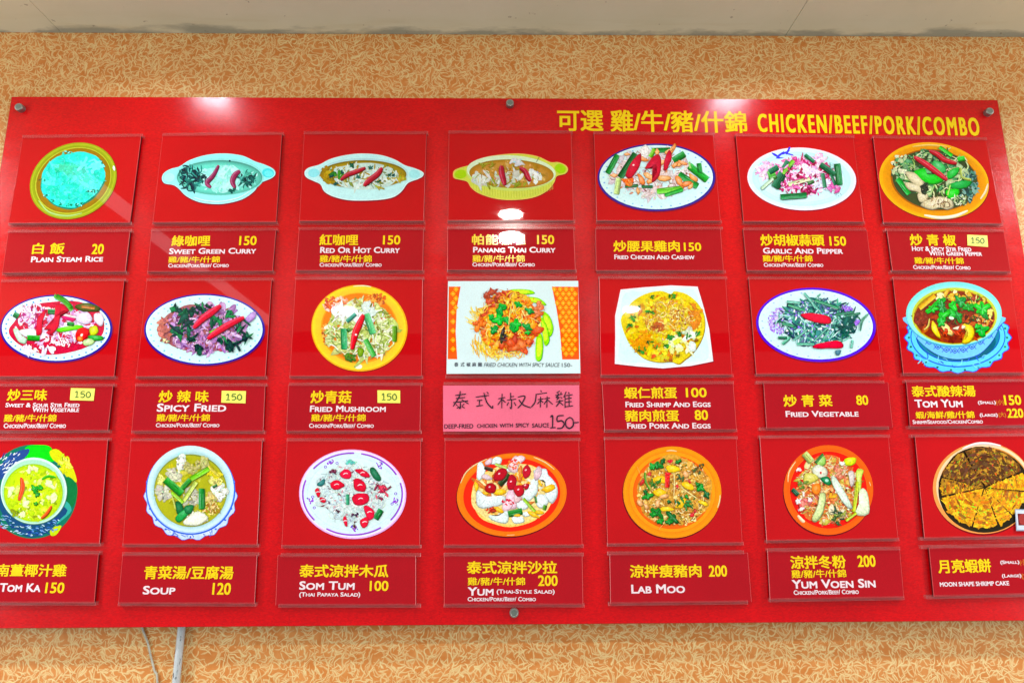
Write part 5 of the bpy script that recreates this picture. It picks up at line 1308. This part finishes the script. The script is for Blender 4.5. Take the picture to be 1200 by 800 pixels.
OPT, SMALL = '雞/豬/牛/什錦', 'Chicken/Pork/Beef/ Combo'
Y, W, O = 'y', 'w', 'o'
LABELS = [[(0, 255, [('dish_name', '白 飯', 185, 150, 375, 215), ('price', '20', 535, 155, 605, 215), ('english_name', 'Plain Steam Rice', 180, 228, 602, 262)]),
           (160, 255, [('dish_name', '綠咖哩', 203, 105, 430, 168), ('price', '150', 600, 108, 702, 162), ('english_name', 'Sweet Green Curry', 190, 180, 700, 214), ('meat_choice', OPT, 185, 228, 487, 265), ('small_print', SMALL, 185, 270, 540, 293)]),
           (320, 255, [('dish_name', '紅咖哩', 270, 98, 498, 163), ('price', '150', 643, 104, 745, 158), ('english_name', 'Red Or Hot Curry', 275, 172, 742, 208), ('meat_choice', OPT, 272, 220, 578, 262), ('small_print', SMALL, 272, 265, 636, 288)]),
           (490, 255, [('dish_name', '帕能咖哩', 315, 97, 630, 160), ('price', '150', 697, 102, 798, 156), ('english_name', 'Panang Thai Curry', 322, 172, 805, 206), ('meat_choice', OPT, 318, 220, 625, 262), ('small_print', SMALL, 318, 264, 684, 288)]),
           (650, 255, [('dish_name', '炒腰果雞肉', 345, 135, 735, 200), ('price', '150', 758, 146, 860, 196), ('english_name', 'Fried Chicken And Cashew', 350, 216, 820, 244)]),
           (820, 255, [('dish_name', '炒胡椒蒜頭', 358, 98, 733, 165), ('price', '150', 763, 110, 860, 165), ('english_name', 'Garlic And Pepper', 372, 176, 840, 211), ('meat_choice', OPT, 370, 220, 662, 258), ('small_print', SMALL, 376, 265, 725, 288)]),
           (960, 255, [('dish_name', '炒 青 椒', 535, 97, 805, 163), ('english_name', 'Hot & Spicy Stir Fried', 545, 168, 893, 195), ('english_name', 'With Green Pepper', 645, 195, 955, 222), ('meat_choice', OPT, 560, 232, 848, 270), ('small_print', SMALL, 552, 278, 888, 302), ('sticker', [(868, 100), (985, 105), (990, 172), (870, 163)])])],
          [(0, 435, [('dish_name', '炒三味', 38, 105, 272, 172), ('english_name', 'Sweet & Sour Stir Fried', 30, 184, 465, 210), ('english_name', 'With Vegetable', 188, 210, 462, 238), ('meat_choice', OPT, 20, 252, 328, 295), ('small_print', SMALL, 20, 305, 385, 332), ('sticker', [(415, 97), (556, 100), (548, 172), (409, 168)])]),
           (140, 435, [('dish_name', '炒 辣 味', 227, 112, 520, 182), ('english_name', 'Spicy Fried', 217, 188, 624, 236), ('meat_choice', OPT, 215, 250, 528, 292), ('small_print', SMALL, 212, 303, 585, 327), ('sticker', [(599, 113), (741, 115), (738, 187), (596, 183)])]),
           (310, 435, [('dish_name', '炒青菇', 268, 113, 507, 187), ('english_name', 'Fried Mushroom', 265, 200, 710, 237), ('meat_choice', OPT, 272, 250, 592, 292), ('small_print', SMALL, 260, 305, 640, 330), ('sticker', [(661, 110), (795, 112), (795, 186), (662, 184)])]),
           (480, 435, []),
           (660, 435, [('dish_name', '蝦仁煎蛋', 358, 92, 668, 160), ('price', '100', 720, 96, 842, 152), ('english_name', 'Fried Shrimp And Eggs', 365, 177, 865, 210), ('dish_name', '豬肉煎蛋', 363, 226, 680, 294), ('price', '80', 772, 226, 850, 285), ('english_name', 'Fried Pork And Eggs', 375, 302, 865, 335)]),
           (840, 435, [('dish_name', '炒 青 菜', 393, 138, 680, 207), ('price', '80', 820, 140, 890, 197), ('english_name', 'Fried Vegetable', 405, 232, 832, 267)]),
           (960, 435, [('dish_name', '泰式酸辣湯', 545, 85, 920, 150), ('english_name', 'Tom Yum', 562, 166, 843, 212), ('small_print', '(Small)', 932, 172, 1037, 197), ('portion', '(小)', 1040, 165, 1085, 200), ('price', '150', 1088, 140, 1188, 197), ('meat_choice', '蝦/海鮮/雞/什錦', 567, 235, 912, 277), ('small_print', '(Large)', 943, 245, 1048, 271), ('portion', '(大)', 1054, 238, 1097, 272), ('price', '220', 1105, 218, 1200, 272), ('small_print', 'Shrimp/Seafood/Chicken/Combo', 548, 285, 960, 308)])],
          [(0, 625, [('dish_name', '南薑椰汁雞', -28, 178, 385, 250), ('english_name', 'Tom Ka', -5, 290, 235, 340), ('price', '150', 262, 285, 373, 348)]),
           (120, 625, [('dish_name', '青菜湯/豆腐湯', 240, 188, 765, 266), ('english_name', 'Soup', 235, 305, 425, 355), ('price', '120', 642, 287, 750, 357)]),
           (300, 625, [('dish_name', '泰式涼拌木瓜', 252, 180, 775, 255), ('english_name', 'Som Tum', 252, 278, 577, 328), ('price', '100', 665, 275, 775, 335), ('small_print', '(Thai Papaya Salad)', 252, 342, 610, 375)]),
           (490, 625, [('dish_name', '泰式涼拌沙拉', 285, 160, 815, 235), ('meat_choice', OPT, 290, 255, 627, 302), ('price', '200', 703, 243, 818, 306), ('english_name', 'Yum', 290, 313, 442, 362), ('small_print', '(Thai-Style Salad)', 460, 325, 800, 358), ('small_print', SMALL, 290, 370, 690, 395)]),
           (680, 625, [('dish_name', '涼拌瘦豬肉', 292, 182, 712, 258), ('price', '200', 755, 185, 862, 252), ('english_name', 'Lab Moo', 300, 298, 615, 350)]),
           (860, 625, [('dish_name', '涼拌冬粉', 335, 130, 660, 207), ('price', '200', 728, 127, 833, 195), ('meat_choice', OPT, 340, 212, 660, 260), ('english_name', 'Yum Voen Sin', 343, 270, 832, 322), ('small_print', SMALL, 352, 331, 733, 358)]),
           (960, 625, [('dish_name', '月亮蝦餅', 700, 152, 1012, 232), ('small_print', '(Small)', 1063, 157, 1175, 183), ('portion', '(小)', 1178, 150, 1225, 188), ('small_print', '(Large)', 1073, 236, 1187, 262), ('portion', '(大)', 1190, 228, 1238, 268), ('english_name', 'MOON SHAPE SHRIMP CAKE', 708, 284, 1115, 310)])]]
LABEL_SAYS = [['reading Plain Steam Rice under the rice picture', 'reading Sweet Green Curry under the eared pale bowl', 'reading Red Or Hot Curry under the long white bowl', 'reading Panang Thai Curry under the yellow bowl', 'reading Fried Chicken And Cashew below the oval plate', 'reading Garlic And Pepper below the pink meat', 'reading Stir Fried With Green Pepper with a yellow price sticker'],
              ['reading Sweet And Sour Stir Fried with a yellow price sticker', 'reading Spicy Fried with a yellow price sticker', 'reading Fried Mushroom with a yellow price sticker', '', 'reading Fried Shrimp And Eggs above Fried Pork And Eggs', 'reading Fried Vegetable below the violet rimmed plate', 'reading Tom Yum with small and large prices'],
              ['reading Tom Ka at the lower left edge', 'reading Soup below the clear soup picture', 'reading Som Tum below the papaya salad', 'reading Yum above the bottom steel bolt', 'reading Lab Moo below the round orange plate', 'reading Yum Voen Sin below the glass noodles', 'reading Moon Shape Shrimp Cake at the lower right corner']]
LX = {(0, 4): (-1.5, -1), (0, 5): (-1, 2.5), (0, 6): (1.5, 1), (1, 5): (8, 6), (1, 2): (-1, 0), (1, 4): (0, 1), (2, 2): (-4, -4), (2, 4): (2, 6), (2, 5): (0, 1), (2, 6): (8, 8), (1, 6): (1, 2)}
for r in range(3):
    for c in range(7):
        ox, oy, items = LABELS[r][c]
        top, bot = LT[r][c], LB[r][c]
        if (r, c) == (1, 3):
            front = -0.0128
            q = [plane(519.2, 451.6, front), plane(678.8, 451.2, front), plane(679.2, 505.0, front), plane(519.4, 505.4, front)]
            cc = sum(q)/4
            o = (float(cc[0]), 0.0, float(cc[1]))
            root = empty('name_card', o)
            # the sheet is thin paper and a little wavy
            NX, NZ = 16, 5
            V, F = [], []
            for j in range(NZ+1):
                for i in range(NX+1):
                    a, b = i/NX, j/NZ
                    p = (q[0]*(1-a)+q[1]*a)*(1-b)+(q[3]*(1-a)+q[2]*a)*b
                    V.append((p[0], front-0.0006+0.0006*math.sin(a*5.1+1)*math.cos(b*3), p[1]))
            n = len(V)
            V += [(x, y+0.0003, z) for x, y, z in V]
            for j in range(NZ):
                for i in range(NX):
                    k = j*(NX+1)+i
                    F.append((k, k+NX+1, k+NX+2, k+1)); F.append((n+k, n+k+1, n+k+NX+2, n+k+NX+1))
            sh = mesh_obj('paper_sheet', V, F, PINK_PAPER, root, None, o, smooth=True)
            dpt = front-0.0016
            S = [[(268, 140), (330, 132)], [(272, 158), (325, 152)], [(255, 182), (343, 172)], [(297, 115), (290, 150), (255, 205)], [(305, 165), (345, 190)], [(297, 180), (297, 216), (288, 210)], [(272, 192), (282, 203)], [(320, 190), (308, 200)], [(276, 216), (290, 206)], [(306, 204), (322, 214)],
                 [(388, 150), (465, 140)], [(452, 120), (462, 131)], [(435, 124), (452, 180), (484, 215), (487, 200)], [(395, 170), (426, 167)], [(410, 170), (408, 200)], [(390, 204), (430, 198)],
                 [(520, 160), (560, 152)], [(542, 130), (540, 216)], [(540, 162), (517, 196)], [(545, 165), (562, 182)], [(592, 125), (592, 166)], [(595, 148), (612, 146)], [(572, 168), (625, 162)], [(598, 168), (596, 216), (588, 208)], [(580, 180), (571, 200)], [(612, 180), (623, 200)], [(635, 150), (676, 145), (660, 185), (634, 215)], [(640, 165), (665, 195), (710, 213)],
                 [(768, 110), (773, 121)], [(738, 135), (805, 125)], [(742, 135), (735, 180), (712, 210)], [(752, 165), (785, 160)], [(768, 148), (766, 211)], [(766, 170), (749, 191)], [(770, 170), (783, 183)], [(790, 160), (822, 155)], [(806, 145), (804, 213)], [(803, 168), (788, 192)], [(808, 165), (838, 193)],
                 [(880, 115), (861, 125)], [(868, 126), (874, 134)], [(888, 120), (886, 132)], [(855, 140), (896, 133)], [(874, 138), (858, 152), (876, 152), (862, 166)], [(858, 178), (900, 170)], [(879, 166), (878, 180), (858, 206)], [(880, 180), (900, 198)], [(884, 150), (894, 158)],
                 [(918, 118), (903, 152)], [(911, 146), (911, 213)], [(930, 122), (936, 132)], [(913, 142), (955, 136)], [(913, 160), (950, 156)], [(913, 180), (950, 176)], [(910, 207), (958, 201)], [(934, 140), (935, 204)]]
            handwriting('handwritten_name', root, o, S, ox, oy, 5.0, dpt, 7.5, PEN)
            S2 = [[(825, 268), (838, 260), (838, 328)], [(824, 330), (856, 328)], [(903, 258), (868, 262), (866, 292), (890, 288), (906, 308), (892, 331), (864, 333)], [(940, 268), (917, 285), (917, 320), (938, 333), (959, 315), (956, 282), (938, 268)], [(964, 300), (992, 298)]]
            handwriting('handwritten_price', root, o, S2, ox, oy, 5.0, dpt, 8.5, PEN)
            for t, a, b0, b, b1 in (('DEEP-FRIED', 203, 309, 373, 335), ('CHICKEN', 395, 308, 513, 331), ('WITH', 528, 306, 606, 329), ('SPICY', 622, 304, 702, 328), ('SAUCE', 718, 304, 818, 329)):
                letters('handwritten_line', root, o, t, ox+a/5, oy+b0/5, ox+b/5, oy+b1/5, PEN, dpt, 0.02, -0.4)
            tag(root, 'pink paper name card with black handwriting below the white photo card', 'name card', 'menu name cards held in the rails')
            continue
        root, o = card('name_card', top, bot, [DARK_CARD, CARD_EDGE, CLEAR_EDGE], LX.get((r, c), (0, 0)))
        if (r, c) == (0, 3): root.rotation_euler = (math.radians(-TILT), 0, 0)
        slope = (top[3]-top[2]+bot[3]-bot[2])/2/(top[1]-top[0])
        for it in items:
            if it[0] == 'sticker':
                yb = CARD_F-0.0012
                q = [plane(ox+a/5, oy+b/5, yb) for a, b in it[1]]
                v, f, fm = prism(q, CARD_F-0.0003, yb, 0.0001)
                st = mesh_obj('price_sticker', v, f, STICKER, root, None, o)
                (ax, ay), (bx, by), (cx, cy), (dx_, dy) = it[1]
                S = []
                for k, ch in enumerate('150'):
                    u0, u1 = 0.18+k*0.235, 0.18+k*0.235+0.19
                    for stroke in DIGITS[ch]:
                        S.append([(ax+(bx-ax)*(u0+(u1-u0)*u)+(dx_-ax)*(0.26+0.5*w_), ay+(by-ay)*(u0+(u1-u0)*u)+(dy-ay)*(0.26+0.5*w_)) for u, w_ in stroke])
                hw = handwriting('handwritten_price', st, o, S, ox, oy, 5.0, yb-0.0004, 6.0, GREEN_PEN)
                continue
            nm, t, x0, y0, x1, y1 = it
            X0, Y0, X1, Y1 = ox+x0/5, oy+y0/5, ox+x1/5, oy+y1/5
            dt = slope*(X1-X0)
            if nm in ('dish_name',): letters(nm, root, o, t, X0, Y0, X1, Y1, YELLOW, CARD_F-0.0004, 0.028, dt)
            elif nm == 'price': letters(nm, root, o, t, X0, Y0, X1, Y1, YELLOW, CARD_F-0.0004, 0.03, dt)
            elif nm == 'meat_choice': letters(nm, root, o, t, X0, Y0, X1, Y1, YELLOW, CARD_F-0.0004, 0.022, dt)
            elif nm == 'portion': letters(nm, root, o, t, X0, Y0, X1, Y1, ORANGE, CARD_F-0.0004, 0.0, dt)
            else: letters(nm, root, o, t, X0, Y0, X1, Y1, WHITE, CARD_F-0.0004, 0.04 if nm == 'english_name' else 0.03, dt, True)
        tag(root, 'dark red name card '+LABEL_SAYS[r][c], 'name card', 'menu name cards held in the rails')
build_letters()

# ------------------------------------------------------------------ pipe and cable below the board
def tube(name, pts, radii, mat, seg=14):
    c = catmull(pts, 8, False) if len(pts) > 2 else [np.array(p, float) for p in pts]
    V, F = [], []
    for k, p in enumerate(c):
        d = c[min(k+1, len(c)-1)]-c[max(k-1, 0)]
        d = d/np.linalg.norm(d)
        u = np.cross(d, [0, 1, 0]); u /= np.linalg.norm(u)
        w = np.cross(d, u)
        r = radii if isinstance(radii, float) else radii[0]
        for i in range(seg):
            t = 2*math.pi*i/seg
            V.append(tuple(p+u*r*math.cos(t)+w*r*math.sin(t)))
    for k in range(len(c)-1):
        for i in range(seg):
            j = (i+1) % seg
            F.append((k*seg+i, k*seg+j, (k+1)*seg+j, (k+1)*seg+i))
    F.append(tuple(range(seg))[::-1]); F.append(tuple((len(c)-1)*seg+i for i in range(seg)))
    return mesh_obj(name, V, F, mat, None, None, tuple(float(x) for x in c[-1]), True)
yy = WALL_Y-0.009
a, b = plane(212.5, 738, yy), plane(206.2, 800, yy)
d = (b-a)/(a[1]-b[1])
pts = [(a[0]-d[0]*0.30, yy, a[1]+0.30)]+[(a[0]+d[0]*k, yy, a[1]-k) for k in (0, 0.1, 0.2, 0.35, 0.6, 0.9, a[1]-0.002)]
tag(tube('conduit_pipe', pts, 0.0078, PIPE), 'white painted pipe with flaking paint running down below the menu board', 'pipe')
yc = WALL_Y-0.003
pts = [(p[0], yc, p[1]) for p in (plane(160, 690, yc), plane(163, 715, yc), plane(167, 736, yc), plane(173, 752, yc), plane(177, 769, yc), plane(181, 785, yc), plane(184.5, 800, yc))]
e = np.array(pts[-1])
pts += [(e[0]+0.015, yc, e[2]-0.15), (e[0]+0.02, yc, e[2]-0.5), (e[0]+0.02, yc, 0.01)]
tag(tube('cable', pts, 0.0021, CABLE, 10), 'thin grey cable hanging down the wallpaper beside the pipe', 'cable')
